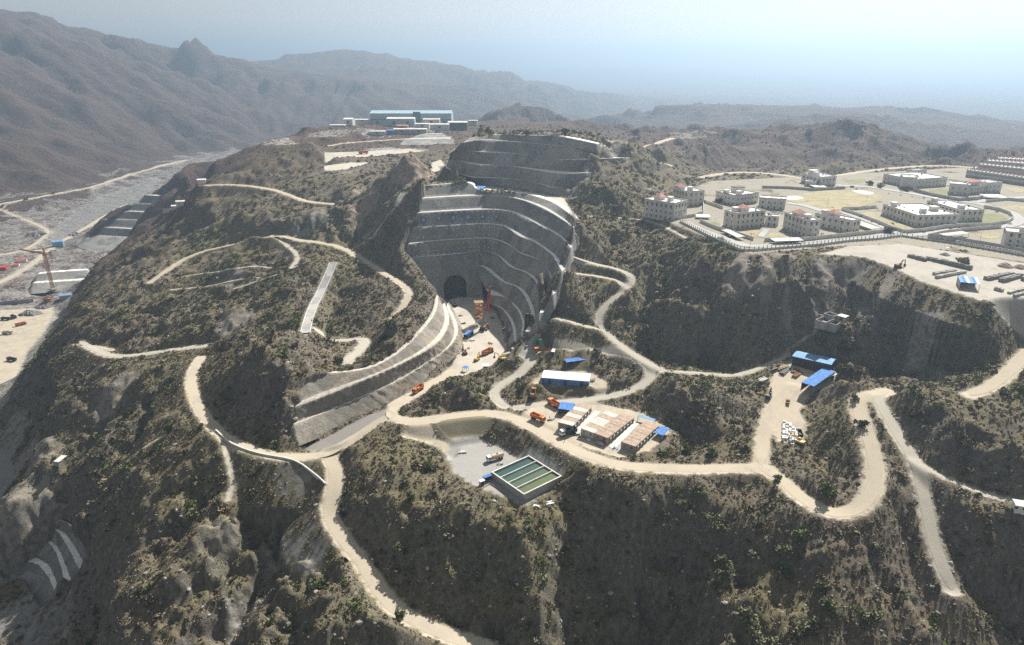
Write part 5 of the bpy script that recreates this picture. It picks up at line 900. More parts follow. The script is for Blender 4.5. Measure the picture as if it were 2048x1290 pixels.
# ------------------------------------------------------------------ the pit floor and its plant
def pit():
    F_ = -5.0
    at = lambda x, y: W(*Z5(x, y), F_)
    p = at(868, 822); tip = WD(980.8, 572, p[1]+6); crawler_crane(p, 1.35, 'crawler crane with a raised red lattice boom on the pit floor', Matrix.Rotation(-1.35, 3, 'Z') @ Vector(tip-p))
    scaffold(at(820, 775), .2, 'orange scaffold tower beside the red boom crane')
    d = lambda x, y, **k: at(x, y)
    excavator(at(598, 610), 2.2, 'dark excavator under the tunnel mouth', P_DARK, 1.1)
    canopy((Z5(690,870), Z5(745,880), Z5(755,835), Z5(705,830)), -1.8, F_, 'blue roofed shelter at the foot of the benched slope', P_BLUE, .3, wall=P_DARK)
    for k, (x, y, m, lab) in enumerate(((1060,825,P_WHITE,'white pickup at the pit wall, topmost of the three parked there'), (1075,850,P_GREY,'grey pickup between two others at the pit wall'), (1080,890,P_WHITE,'white pickup at the pit wall, nearest the rim track'))): car(at(x, y), .15, lab, m, True, 'pickup')
    excavator(at(690, 1050), 1.9, 'rusty excavator at the edge of the pit floor', P_RUST); excavator(at(875, 1060), .7, 'orange excavator at the mouth of the pit', P_ORANGE, 1.2); excavator(at(800, 1110), 1.2, 'yellow excavator behind the white tank', P_YEL)
    dump_truck(at(900, 1045), .9, 'orange dump truck beside the orange excavator at the pit mouth')
    c = hit(*Z5(880, 1180)); hall((Z5(850,1165), Z5(910,1160), Z5(912,1140), Z5(858,1135)), c[2]+3, c[2], 'white box container above the pit mouth', P_WHITE, P_WHITE, .02, name='box_container', cat='container', doors=1)
    c = hit(*Z5(695, 1180)); canopy((Z5(665,1175), Z5(710,1185), Z5(722,1162), Z5(680,1158)), c[2]+2.8, c[2], 'little blue shelter beside the ramp into the pit', P_BLUE, .2)
    c = hit(*Z5(1035, 1110)); excavator(c, 2.6, 'yellow machine among pipes above the pit mouth', P_YEL)
    c = hit(*Z5(1090, 1060)); m = MB()
    for k in range(6): m.cyl((-4, (k % 3-1)*.75+.37*(k//3), .35+.6*(k//3)), .36, 8, 'x', 10)
    o = m.build('pipe_stack', P_PANEL); o.location = tuple(c); o.rotation_euler = (0, 0, .6); setp(o, 'stack of long pipes on the rim above the pit mouth', 'stack')
    # terrace shelter on the bench road
    c = np.array(W(960, 380, 71)); canopy(((952,376.5), (970,377), (970,372.5), (953,372)), 74.5, 71, 'blue roofed shelter on the bench road', P_BLUE, .3, wall=P_BLUE); hall(((1008,380), (1014,380), (1014,376), (1008,376)), 73.5, 71, 'small dark hut on the bench road', P_DARK, P_DARK, .1, name='site_hut', cat='hut', doors=1)
    # placards and anchor plates on the benched wall
    def on(Lo, Hi, t, v, off):
        a = resample(Lo, 400)[int(t*399)]; b = resample(Hi, 400)[int(t*399)]; q = a.copy(); q[:2] = a[:2]*.8+b[:2]*.2; n = resample(Lo, 400); d = n[min(399, int(t*399)+6)]-n[max(0, int(t*399)-6)]; d /= np.linalg.norm(d); out = np.array([d[1], -d[0], 0]); r = q*(1-v)+b*v; return r+out*off, math.atan2(d[1], d[0])
    G = [[(-.5,-.6,.5,-.45),(-.5,.1,.5,.25),(-.5,-.6,-.35,.25),(.35,-.6,.5,.25),(-.25,.45,.25,.6),(-.2,-.25,.2,-.1)], [(-.6,.4,.6,.55),(-.6,.4,-.45,.1),(.45,.4,.6,.1),(-.4,.0,.4,.14),(.0,-.6,.14,.0),(-.2,-.6,.1,-.48)], [(-.6,-.6,.6,-.46),(-.6,.46,.6,.6),(-.6,-.6,-.46,.6),(.46,-.6,.6,.6),(-.3,-.05,.3,.08),(-.07,-.4,.07,.4)], [(-.6,-.6,.6,-.46),(-.6,.46,.6,.6),(-.6,-.6,-.46,.6),(.46,-.6,.6,.6),(-.35,.15,.35,.27),(-.35,-.25,.35,-.13),(-.07,-.4,.07,.4)], [(-.07,-.65,.07,.65),(-.6,-.05,.6,.09),(-.5,.3,.5,.42),(-.5,-.45,-.3,-.1),(.3,-.45,.5,-.1)], [(-.6,.3,.6,.45),(-.3,.5,-.15,.3),(.15,.5,.3,.3),(-.07,-.65,.07,.3),(-.35,-.1,.35,.02)]]
    names = ('sixth placard from the bend', 'fifth placard from the bend', 'fourth placard from the bend', 'third placard from the bend', 'second placard from the bend', 'blue placard closest to the bend')
    for k in range(6):
        p, a = on(d_, e_, .035+k*.058, .5, .55); t = empty('wall_placard', p, a, 'square blue character board, '+names[k]+' of the bench wall', 'sign', 'blue placards on the bench wall'); t.rotation_euler = (-.32, 0, a)
        MB().box(-1.9, 1.9, -.1, .1, -1.9, 1.9).build('board', paint('placard_blue', (.06,.14,.36), .5), t); g = MB()
        for x0, z0, x1, z1 in G[k]: g.box(x0*2.2, x1*2.2, -.16, -.1, z0*2.2, z1*2.2)
        g.build('character', P_WHITE, t)
    pm = None
    for Lo, Hi, rows, t1 in ((d_, e_, (.12, .85), .4), (c_, d_, (.3, .8), .38), (bb, c_, (.35, .75), .36), (bb, c_, (.1,), .36)):
        for v in rows:
            for k in range(17):
                t = .03+(t1-.03)*k/17
                if random.random() < .12: continue
                p, a = on(Lo, Hi, t, v, .4); o = MB().box(-.38, .38, -.15, .15, -.38, .38).build('anchor_plate', P_WHITE) if pm is None else bpy.data.objects.new('anchor_plate', pm)
                if pm is None: pm = o.data
                else: COL.objects.link(o)
                o.location = tuple(p); o.rotation_euler = (-.32, 0, a); setp(o, 'small pale anchor plate in the rows on the bench wall', 'anchor plate', 'anchor plates of the bench wall')
def clutter():
    CL = [(Z5(655,700),'crate pile at the toe of the benched slope nearest the tunnel',P_WOOD),(Z5(672,775),'dark steel bundle at the toe of the benched slope',P_DARK),(Z5(700,930),'grey pipe bundle below the blue shelter on the pit floor',P_GREY),(Z5(760,930),'pale board pile beside the pit ramp',P_CONCL),(Z5(730,1000),'rusty form panels along the pit ramp',P_RUST),(Z5(940,720),'dark form panels in the shade of the pit wall',P_DARK),(Z5(760,650),'pale slab lying near the tunnel mouth',P_CONCL),(Z5(1000,870),'timber pile in the middle of the pit floor',P_WOOD),(Z5(920,960),'low heap of boards at the pit floor edge',P_WOOD),(Z5(1130,1010),'white tarpaulin bundle beside the pipe stack',P_WHITE),(Z6(430,245),'grey plank pile on the gravel beside the green hut',P_GREY),(Z6(590,450),'pale pallet pile behind the white hall',P_WOOD),(Z6(640,560),'rusty drum cluster beside the white hall wall',P_RUST),(Z6(1040,560),'timber offcuts at the end of the white hall',P_WOOD),(Z6(660,920),'small grey pallet pile near the parked motorbike',P_GREY),(Z6(900,1060),'dark tyre pile in front of the middle cabin block',P_DARK),(Z6(1010,1110),'white board pile in front of the rusty cabin row',P_WHITE),(Z6(1250,1190),'blue drum cluster at the end of the walkway',P_BLUE),(Z6(940,1090),'grey pipe bundle beside the haul road and cabins',P_GREY),((925,905),'pale rubble bags on the tank yard',P_CONCL),((1000,928),'small pump skid beside the water tanker',P_GREY),((1075,1012),'white sacks below the water basin',P_WHITE),((1098,1008),'second white sack pile below the water basin',P_WHITE)]
    for (x, y), lab, m in CL:
        c = hit(x, y); b = MB(); n = random.randint(4, 7)
        for i in range(n): L, W_, z = random.uniform(.8, 2.6), random.uniform(.25, .8), random.uniform(.25, .9); px, py = random.uniform(-1.3, 1.3), random.uniform(-1.1, 1.1); b.box(px-L/2, px+L/2, py-W_/2, py+W_/2, -.3, z)
        o = b.build('material_pile', m); o.location = tuple(c); o.rotation_euler = (0, 0, random.uniform(0, 3)); setp(o, lab, 'pile', 'piles of material around the site')
# ------------------------------------------------------------------ the walled compound
WINDOW = None
def windows(t, x0, x1, y, z0, st, fh, axis, sgn, n, hood, door=False):
    global WINDOW
    if WINDOW is None:
        w = MB().box(-.6, .6, -.06, .0, 0, 1.6).build('window', P_GLASS, t); h = MB().side([(-1, 1.75), (1, 1.75), (.85, 2.15), (.4, 2.4), (-.4, 2.4), (-.85, 2.15)], -.45, 0).build('hood', P_BROWN, w); WINDOW = (w.data, h.data); bpy.data.objects.remove(h); bpy.data.objects.remove(w)
    for s in range(st):
        for k in range(n):
            p = x0+(x1-x0)*(k+.5)/n; q = mesh_link('window', WINDOW[0], t); q.location = (p, y, z0+s*fh) if axis == 'x' else (y, p, z0+s*fh); q.rotation_euler = (0, 0, (0 if sgn < 0 else PI) if axis == 'x' else (PI/2 if sgn > 0 else -PI/2))
            if hood and s == st-1 or hood == 2: mesh_link('hood', WINDOW[1], q)
def wing(t, O, C, R, L, h, st, trim=None, extras=(), hood=1, dn=None, z=64.5):
    c, r = W(*C, z)[:2], W(*R, z)[:2]; a = away(c, r); w = np.linalg.norm(r-c); u = np.array([math.cos(a), math.sin(a)]); v = np.array([-u[1], u[0]]); d = L if isinstance(L, (int, float)) else max(6, abs((W(*L, z)[:2]-c) @ v))
    g = bpy.data.objects.new('wing', None); COL.objects.link(g); g.parent = t; g.location = (c[0]-O[0], c[1]-O[1], 0); g.rotation_euler = (0, 0, a)
    ca, sa = math.cos(a), math.sin(a)
    # the wing's body: walls with a parapet, the flat roof sunk behind it
    b = MB().box(0, w, 0, d, -1, h-.9)
    for q in ((0, w, 0, .3), (0, w, d-.3, d), (0, .3, .3, d-.3), (w-.3, w, .3, d-.3)): b.box(*q, h-.9, h)
    n = max(2, int(w/7))
    for k in range(n+1): x = .0+w*k/n; b.box(max(x-.25, -.02), min(x+.25, w+.02), -.12, .0, -1, h-.02)
    b.build('wall', P_WALL, g); MB().box(.3, w-.3, .3, d-.3, h-.9, h-.84).build('roof', P_ROOF, g)
    for q in range(max(2, int(w*d/90))): sx = random.choice((.6, .9, 1.3)); x_, y_ = random.uniform(1.5, w-1.5), random.uniform(1.5, d-1.5); MB().cyl((x_, y_, h-.84), sx*.55, sx, 'z', 9).build('roof_tank', random.choice((P_DARK, P_GREY, P_WHITE, P_LBLUE)), g)
    if trim: MB().box(-.35, w+.35, -.35, .0, h-.35, h+.05).box(-.35, w+.35, d, d+.35, h-.35, h+.05).box(-.35, 0, 0, d, h-.35, h+.05).box(w, w+.35, 0, d, h-.35, h+.05).build('eave', trim, g)
    fh = (h-1.4)/st; n = max(2, int(w/4.2)); windows(g, .8, w-.8, 0, .9, st, fh, 'x', -1, n, hood); m = max(1, int(d/4.4)); windows(g, .8, d-.8, 0, .9, st, fh, 'y', -1, m, hood)
    if dn: windows(g, .8, d-.8, w, .9, st, fh, 'y', 1, m, hood)
    for e in extras:
        k, x, y, sx, sy, hh = e; x *= w; y *= d
        s = MB().box(x-sx/2, x+sx/2, y-sy/2, y+sy/2, h-.84, h+hh).build('stair_house', P_WALL, g)
        if k == 'pyr': MB().add([(x-sx/2-.6, y-sy/2-.6, h+hh), (x+sx/2+.6, y-sy/2-.6, h+hh), (x+sx/2+.6, y+sy/2+.6, h+hh), (x-sx/2-.6, y+sy/2+.6, h+hh), (x, y, h+hh+2.4)], [(3, 2, 1, 0), (0, 1, 4), (1, 2, 4), (2, 3, 4), (3, 0, 4)]).build('hip_roof', P_TERRA, s)
        elif k == 'tower': MB().box(x-sx/2-.4, x+sx/2+.4, y-sy/2-.4, y+sy/2+.4, h+hh, h+hh+.4).build('cap', P_BROWN, s)
        else: MB().box(x-sx/2-.2, x+sx/2+.2, y-sy/2-.2, y+sy/2+.2, h+hh, h+hh+.15).build('cap', P_ROOF, s)
    # fold the wing away: its parts hang straight under the building
    bpy.context.view_layer.update()
    M = g.matrix_local.copy()
    for ch in list(g.children): ch.parent = t; ch.matrix_basis = M @ ch.matrix_basis
    bpy.data.objects.remove(g); return c
def building(name, label, wings, cat='building', group='pale buildings of the walled compound'):
    c = W(*wings[0]['C'], 64.5); t = empty(name, c, 0, label, cat, group)
    for k in wings: wing(t, c, **k); p = W(*k['C'], 64.5); keep(p, 14)
    return t
def compound():
    B = lambda *a, **k: building('apartment_block', *a, **k)
    S = lambda x, y: ('box', x, y, 4, 3.5, 2.2); PY = lambda x, y: ('pyr', x, y, 7, 6, 1.8)
    B('dark three storey block at the cliff foot with a small red hip roof', [dict(C=Z3(395,665), R=Z3(500,635), L=27, h=14, st=3, extras=(S(.5,.35), PY(.45,.7)))])
    B('three storey block with a red hip roof behind the cliff foot block', [dict(C=Z3(508,552), R=Z3(640,540), L=22, h=13.5, st=3, extras=(S(.4,.3), PY(.2,.75)), dn=1)])
    B('two storey building with brown eaves and a roof tower', [dict(C=Z3(900,545), R=Z3(1085,520), L=Z3(725,510), h=9.5, st=2, trim=P_BROWN, extras=(S(.3,.2), S(.1,.6), ('tower', .6, .6, 9, 7, 3.5)), hood=0), dict(C=Z3(1090,562), R=Z3(1305,578), L=13, h=9.5, st=2, trim=P_BROWN, hood=0)])
    B('U shaped three storey block around the walled front garden', [dict(C=Z3(895,737), R=Z3(1135,712), L=13, h=12.6, st=3, extras=(S(.2,.6), PY(.45,.6))), dict(C=Z3(1480,802), R=Z3(1585,796), L=Z3(1250,730), h=12.6, st=3, extras=(S(.4,.25), PY(.4,.6)), dn=1), dict(C=Z3(1142,704), R=Z3(1252,712), L=9, h=8, st=2)])
    B('lower pale block with a red hip roof beside the street corner', [dict(C=Z3(1850,765), R=Z3(1915,752), L=Z3(1590,690), h=9.6, st=2, extras=(S(.5,.85), PY(.5,.6)))])
    B('cream block at the far end of the sports field', [dict(C=Z3(1600,390), R=Z3(1720,380), L=26, h=10.5, st=2, extras=(S(.3,.5), ('box', .5, .8, 8, 6, 3)), dn=1), dict(C=Z3(1470,385), R=Z3(1560,392), L=12, h=6, st=1)])
    B('wide two storey building inside the lawn behind the curved wall', [dict(C=Z4(830,800), R=Z4(1212,792), L=Z4(470,690), h=9, st=2, extras=(S(.15,.85), S(.35,.25), ('box', .75, .4, 5, 5, 2.4))), dict(C=Z4(1235,750), R=Z4(1445,745), L=40, h=9, st=2, extras=(S(.2,.9), ('box', .3, .2, 4, 4, 2)), dn=1)])
    B('low school like building with a raised central hall', [dict(C=Z4(805,452), R=Z4(1110,430), L=Z4(600,392), h=9.5, st=2, hood=0, extras=(S(.3,.3),)), dict(C=Z4(700,455), R=Z4(830,462), L=20, h=12, st=1, hood=0), dict(C=Z4(800,330), R=Z4(930,322), L=8, h=6, st=1, hood=0)])
    B('two winged building with a red roofed central tower', [dict(C=Z4(1130,502), R=Z4(1322,518), L=16, h=10.5, st=2, hood=0), dict(C=Z4(1325,508), R=Z4(1480,494), L=12, h=8, st=2, hood=0, extras=(('pyr', .45, .5, 12, 8, 3.2),)), dict(C=Z4(1485,496), R=Z4(1612,490), L=16, h=10.5, st=2, hood=0)])
    B('three storey block cut off by the picture edge beside the block yard', [dict(C=Z4(1640,990), R=Z4(1960,1022), L=15, h=11, st=3, extras=(S(.5,.5),))])
    # terraced houses
    proto = None
    for r, (xa, ya, xb, yb, n) in enumerate(((1290,345,1860,430,16), (1400,290,1900,345,13), (1480,255,1900,290,11), (1580,232,1900,250,8))):
        p, q = W(*Z4(xa, ya), 64.5), W(*Z4(xb, yb), 64.5)
        if r: p = np.array([250+r*30, 0, 0])*0+p; 
        for k in range(n):
            c = p+(q-p)*(k+.5)/n; wd = np.linalg.norm(q-p)/n*.93; a = away(p, q)
            if proto is None:
                t = empty('terraced_house', (0, 0, 0), 0, 'white terraced house in the dense rows beyond the walls', 'house', 'terraced houses beyond the compound'); MB().box(-.5, .5, 0, 1.4, -.1, .95).box(-.5, -.46, 0, 1.4, .95, 1.05).box(.46, .5, 0, 1.4, .95, 1.05).build('wall', P_WALL, t); MB().box(-.46, .46, .02, 1.38, .95, .97).build('roof', P_ROOF, t); MB().add([(-.2, .6, .97), (.25, .6, .97), (.25, 1.1, .97), (-.2, 1.1, .97), (0, .85, 1.35)], [(0, 1, 4), (1, 2, 4), (2, 3, 4), (3, 0, 4)]).build('hip_roof', P_TERRA, t)
                for x in (-.3, 0, .3):
                    for z in (.12, .58): MB().box(x-.07, x+.07, -.02, 0, z, z+.24).build('window', P_GLASS, t)
                proto = t
            else: t = copy_tree(proto)
            t.location = tuple(c); t.rotation_euler = (0, 0, a); t.scale = (wd, 9, 8.5)
    # walls, fence, streets
    def wall(name, pts, h, m, label, cat='wall', thick=.3, posts=0, post_m=None, rails=False, z=None, group=None):
        P = resample(np.array([W(*p, 64.4) for p in pts]) if z is None else np.array([W(*p, z) for p in pts]), step=3.2); P[:, 2] = ground(P[:, 0], P[:, 1]); O = P[0].copy(); t = empty(name, O, 0, label, cat, group); b = MB(); Q = P-O
        for i, (p, q) in enumerate(zip(Q[:-1], Q[1:])):
            u = (q-p)[:2]; u = u/np.linalg.norm(u); n = np.array([-u[1], u[0]])*thick/2; e = u*.01*(i % 2)
            b.add([(*(p[:2]-n-e), p[2]-1.2), (*(q[:2]-n+e), q[2]-1.2), (*(q[:2]+n+e), q[2]-1.2), (*(p[:2]+n-e), p[2]-1.2), (*(p[:2]-n-e), p[2]+h), (*(q[:2]-n+e), q[2]+h), (*(q[:2]+n+e), q[2]+h), (*(p[:2]+n-e), p[2]+h)], [(4, 5, 6, 7), (0, 1, 5, 4), (2, 3, 7, 6), (1, 2, 6, 5), (3, 0, 4, 7)])
        b.build('wall', m, t)
        if posts:
            ps = Q[::posts][:99]; pm = None
            for p in ps:
                o = MB().box(-.2, .2, -.2, .2, 0, h+1.9).build('post', post_m, t) if pm is None else mesh_link('post', pm, t); pm = o.data; o.location = (p[0], p[1], p[2]-.1)
            if rails:
                r = MB()
                for p, q in zip(Q[:-1], Q[1:]):
                    for dz in (.7, 1.5): r.bar((p[0], p[1], p[2]+h+dz), (q[0], q[1], q[2]+h+dz), .05, 3)
                r.build('rail', P_GALV, t)
        return t
    G = 'white walls inside the compound'
    wall('perimeter_fence', [(1360,447), (1420,477), (1484,503), (1509,503.5), (1570,498), (1640,492), (1700,484), (1757,480), (1800,474)], 1.5, P_CONCL, 'white based post fence along the plateau edge', 'fence', .25, 1, P_GREY, True)
    wall('perimeter_fence', [(1803,474), (1850,481), (1904,488), (1980,501), (2060,515)], 1.2, P_CONC, 'fence with grey posts along the block yard', 'fence', .25, 1, P_GREY, True)
    wall('compound_wall', [Z3(612,682), Z3(700,720), Z3(785,752), Z3(930,790), Z3(1050,828)], 2.6, P_CONCL, 'white wall on the carport side of the front garden', 'wall', group=G)
    wall('compound_wall', [Z3(1140,835), Z3(1300,838), Z3(1450,832), Z3(1600,815), Z3(1800,795), Z3(2040,770), Z4(500,865), Z4(605,850)], 2.6, P_CONCL, 'white wall from the garden gate to the street corner', 'wall', group=G)
    wall('compound_wall', [Z3(410,660), Z3(560,640), Z3(640,610), Z3(640,520), Z3(800,575)], 2.6, P_CONCL, 'white wall around the sandy yard of the cliff foot block', 'wall', group=G)
    wall('compound_wall', [Z4(150,660), Z4(300,705), Z4(500,780), Z4(620,830), Z4(730,862), Z4(900,850), Z4(1100,815), Z4(1300,800), Z4(1500,795), Z4(1680,770), Z4(1735,735), Z4(1700,690), Z4(1600,655), Z4(1460,630)], 2.6, P_CONCL, 'curved white wall round the wide lawn building', 'wall', group=G)
    wall('compound_wall', [Z4(150,655), Z4(300,650), Z4(470,635)], 2.6, P_CONCL, 'white wall between the sports field and the lawn', 'wall', group=G)
    wall('compound_wall', [Z4(810,480), Z4(1000,530), Z4(1220,570), Z4(1400,560), Z4(1450,545)], 3, P_CONC, 'grey wall in front of the two winged building', 'wall', group=G)
    wall('compound_wall', [Z4(945,905), Z4(1200,935), Z4(1500,985), Z4(1840,1045), Z4(2000,1075)], 3.2, P_CONC, 'long grey retaining wall behind the block yard fence', 'wall', group=G)
    wall('compound_wall', [Z4(945,900), Z4(1080,870), Z4(1300,840), Z4(1620,815)], 2.6, P_CONCL, 'white wall behind the long white carport', 'wall', group=G)
    wall('compound_wall', [Z4(1480,580), Z4(1680,560), Z4(1834,575), Z4(2000,560)], 2.4, P_CONCL, 'white wall beside the roundabout', 'wall', group=G)
    wall('compound_wall', [Z3(1120,405), Z3(1330,410), Z3(1540,425), Z3(1800,410)], 2.4, P_CONC, 'grey wall behind the sports field', 'wall', group=G)
    C = 'white carports of the compound'
    for q, lab in (((Z3(800,740), Z3(935,800), Z3(968,785), Z3(835,725)), 'white carport along the garden wall nearest the cliff'), ((Z3(1205,830), Z3(1445,820), Z3(1440,798), Z3(1210,805)), 'white carport outside the front garden gate'), ((Z3(570,625), Z3(690,628), Z3(700,612), Z3(590,608)), 'white carport in the sandy yard of the cliff foot block'), ((Z4(1365,528), Z4(1560,525), Z4(1725,505), Z4(1560,498)), 'long white carport before the two winged building'), ((Z4(1090,885), Z4(1305,858), Z4(1290,838), Z4(1075,860)), 'white carport behind the block yard wall'), ((Z4(270,760), Z4(450,825), Z4(490,800), Z4(310,745)), 'white carport beside the lower pale block'), ((Z3(1530,385), Z3(1640,385), Z3(1635,368), Z3(1535,368)), 'white carport in front of the cream block')):
        canopy(q, 67.4, 64.5, lab, P_WSHEET, .3, 'carport', name='carport', group=C)
    def sheet(name, pts, m, lift): 
        P = np.array([W(*p, 64.5) for p in pts]); V = smooth(np.vstack([P, P[:1]]), 2)[:-1]; V[:, 2] = ground(V[:, 0], V[:, 1])+lift; z = float(V[:, 2].max()); V[:, 2] = np.clip(V[:, 2], z-.25, z); return mesh_np(name, V, [list(range(len(V)))], m, kind='structure')
    def lawn_mat(name, a, b):
        t = NT(name); co = t.coord('Object'); n = t.noise(co, .09, 5, .65); n2 = t.noise(co, 1.2, 3, .7); t.color(t.mix(1., t.mix(t.rng(n, .38, .62), (*a, 1), (*b, 1)), t.math('ADD', .7, t.math('MULTIPLY', n2, .6)), 'MULTIPLY')); t.b.inputs['Roughness'].default_value = .95; return t.m
    LG = lawn_mat('green_lawn', (.155,.165,.07), (.22,.205,.105)); LD = lawn_mat('dry_lawn', (.26,.225,.12), (.35,.3,.185))
    sheet('sports_field', [Z3(1320,500), Z3(1480,435), Z3(1790,415), Z3(2048,445), Z4(560,520), Z4(450,600), Z4(200,640), Z4(70,655), Z3(1680,590), Z3(1480,545)], LD, .12)
    sheet('court', [Z3(1310,497), Z3(1320,470), Z3(1420,465), Z3(1475,488), Z3(1400,500)], P_CONCL, .2); sheet('court', [Z4(240,478), Z4(330,470), Z4(480,500), Z4(370,520)], P_CONCL, .2)
    sheet('lawn', [Z4(270,690), Z4(460,665), Z4(480,720), Z4(830,810), Z4(1000,790), Z4(1130,810), Z4(900,842), Z4(740,848), Z4(560,790), Z4(420,735)], LD, .1); sheet('lawn', [Z4(1450,680), Z4(1600,680), Z4(1700,725), Z4(1660,765), Z4(1480,788), Z4(1290,790), Z4(1270,765)], LG, .1)
    sheet('lawn', [Z3(900,745), Z3(1040,730), Z3(1110,750), Z3(1080,800), Z3(985,790)], LD, .1); sheet('lawn', [Z3(1190,765), Z3(1320,780), Z3(1440,815), Z3(1160,815)], LD, .1); sheet('lawn', [Z3(640,690), Z3(775,680), Z3(780,715), Z3(720,715)], LG, .1)
    sheet('lawn', [Z4(950,470), Z4(1120,445), Z4(1140,500), Z4(1020,515)], LG, .1); sheet('lawn', [Z4(1620,430), Z4(1834,460), Z4(1834,490), Z4(1700,480)], LD, .1); sheet('lawn', [Z4(170,385), Z4(370,365), Z4(380,400), Z4(220,415)], LG, .1); sheet('lawn', [Z4(1380,870), Z4(1600,850), Z4(1630,900), Z4(1480,915)], LD, .1); sheet('lawn', [Z4(1560,620), Z4(1700,600), Z4(1860,615), Z4(1860,665), Z4(1700,650)], LD, .1)
    sheet('lawn', [Z4(270,820), Z4(420,840), Z4(450,850), Z4(330,870), Z4(260,865)], LG, .1)
    for n, pts, hw in (('paved_street', [Z3(480,680), Z3(620,745), Z3(800,810), Z3(960,865), Z3(1060,880), Z3(1250,870), Z3(1500,850), Z3(1750,830), Z3(2048,800), Z4(560,870), Z4(660,875), Z4(740,880)], 4), ('paved_street', [Z4(740,880), Z4(640,850), Z4(480,780), Z4(280,710), Z4(120,660), Z3(1640,600), Z3(1480,545), Z3(1330,525)], 3.5), ('paved_street', [Z4(740,885), Z4(950,870), Z4(1200,830), Z4(1500,815), Z4(1750,790), Z4(1800,730), Z4(1700,660), Z4(1500,610), Z4(1350,580), Z4(1100,560), Z4(800,500), Z4(400,440), Z4(230,435), Z4(100,430)], 4), ('paved_street', [Z4(1350,580), Z4(1600,545), Z4(1900,530)], 4), ('garden_path', [Z3(1110,800), Z3(1160,740)], 2.2)):
        strip(n, smooth(np.array([W(*p, 64.5) for p in pts]), 2), hw, M_PAVE, .26+.03*(hw % 1), 0)
    k = 0
    for x, y in ((Z3(730,735)), (Z3(1025,870)), (Z3(1350,850)), (Z3(1745,820)), (Z3(1600,640)), (Z4(730,860)), (Z4(1300,795)), (Z4(1420,960)), (Z4(385,560)), (Z4(20,620)), (Z4(1160,990))):
        p = hit(x, y); t = empty('street_lamp', p, random.uniform(0, 6), 'grey street lamp pole beside a compound street', 'street lamp', 'street lamps of the compound'); MB().cyl((0, 0, -.3), .13, 8.5, 'z', 6, .08).build('pole', P_GREY, t); MB().bar((0, 0, 8.1), (1.4, 0, 8.5), .06).box(1.2, 1.9, -.15, .15, 8.45, 8.6).build('lamp_head', P_GREY, t)
    sv, sf = clump(60, random.Random(3), .2, 1.0); sm = None
    for pts in ([Z4(300,715), Z4(620,838), Z4(900,856), Z4(1300,806), Z4(1680,778)], [Z4(470,640), Z4(200,655)], [Z4(100,440), Z4(900,545)], [Z3(1150,845), Z3(1450,842)], [Z3(720,520), Z3(900,560)], [Z4(1460,640), Z4(1700,700)], [Z3(1600,780), Z3(1870,775)]):
        P = resample(np.array([W(*p, 64.4) for p in pts]), step=9)
        for q in P:
            if random.random() < .25: continue
            x, y = q[0]+random.uniform(-1, 1), q[1]-random.uniform(.6, 1.4); o = mesh_np('shrub', sv, sf, M_GREEN) if sm is None else bpy.data.objects.new('shrub', sm)
            if sm is None: sm = o.data
            else: COL.objects.link(o)
            o.location = (x, y, float(ground(x, y))); o.rotation_euler = (0, 0, random.uniform(0, 6)); o.scale = (random.uniform(.8, 1.7),)*3; setp(o, 'small planted shrub in the row along a compound wall', 'shrub', 'planted shrubs along the compound walls')
    for k, (p, lab, m) in enumerate(((Z3(870,800), 'dark car under the carport nearest the cliff', P_DARK), (Z3(1280,845), 'white car under the carport outside the garden gate', P_WHITE), (Z3(1330,845), 'dark car under the carport outside the garden gate', P_DARK), (Z4(1190,790), 'grey car at the door of the wide lawn building', P_GREY), (Z4(250,437), 'dark car on the street beyond the sports field', P_DARK))): car(hit(*p), .3, lab, m)
    sheet_ = None
    # block yard
    Y_ = 'stone stacks in the block yard'
    for k, (a, b, h, w, lab) in enumerate(((Z4(765,1075), Z4(930,1120), 2.2, 2.2, 'short stone stack facing the cliff edge'), (Z4(935,1100), Z4(1350,1195), 2.4, 3, 'longest dark stone stack in the block yard'), (Z4(1000,1245), Z4(1200,1215), 1.6, 1.8, 'pale slab stack left of the blue lean-to'), (Z4(1020,1275), Z4(1290,1225), 1.7, 1.8, 'second pale slab row beside the blue lean-to'), (Z4(1480,1290), Z4(1720,1245), 2, 3, 'stone row right of the blue lean-to'), (Z4(1620,1310), Z4(1800,1260), 2.2, 3, 'tall stone row behind the stone row of the lean-to'), (Z4(1820,1300), Z4(2000,1290), 2.2, 3, 'stone row at the picture edge'), (Z4(1690,1420), Z4(1900,1360), 1.2, 1.6, 'long pale beam row at the cliff edge'), (Z4(1740,1450), Z4(1950,1390), 1.2, 1.6, 'second pale beam row at the cliff edge'), (Z4(1560,1380), Z4(1640,1400), 1.8, 2.2, 'block heap at the cliff edge'))):
        p, q = hit(*a), hit(*b); L = np.linalg.norm((q-p)[:2]); m = MB(); n = max(3, int(L/1.9))
        for i in range(n):
            for j in (0, 1): x = -L/2+L*i/n; m.box(x+.03, x+L/n*.97, (-.5+.5*j)*w+random.uniform(-.15, .1), .5*j*w+random.uniform(-.1, .15), -.6, h*random.uniform(.75, 1.05))
        o = m.build('stone_stack', P_STONE if k in (0, 1, 4, 5, 6) else P_CONC); o.location = tuple((p+q)/2); o.rotation_euler = (0, 0, away(p, q)); setp(o, lab, 'stack', Y_); keep((p+q)/2, L/2)
    c = hit(1928, 572); canopy(((1914,562), (1950,566), (1966,557), (1922,553)), c[2]+4, c[2], 'patchy blue roofed lean-to among the stone stacks', [P_LBLUE, P_BLUE, P_WSHEET], .5, wall=P_GREY, sheets=6)
    a = hit(1796, 535); excavator(a, .4, 'rusty excavator at the edge of the block yard', P_RUST); car(hit(1894, 500), 1, 'white pickup beside the block yard fence', P_WHITE, True, 'pickup')
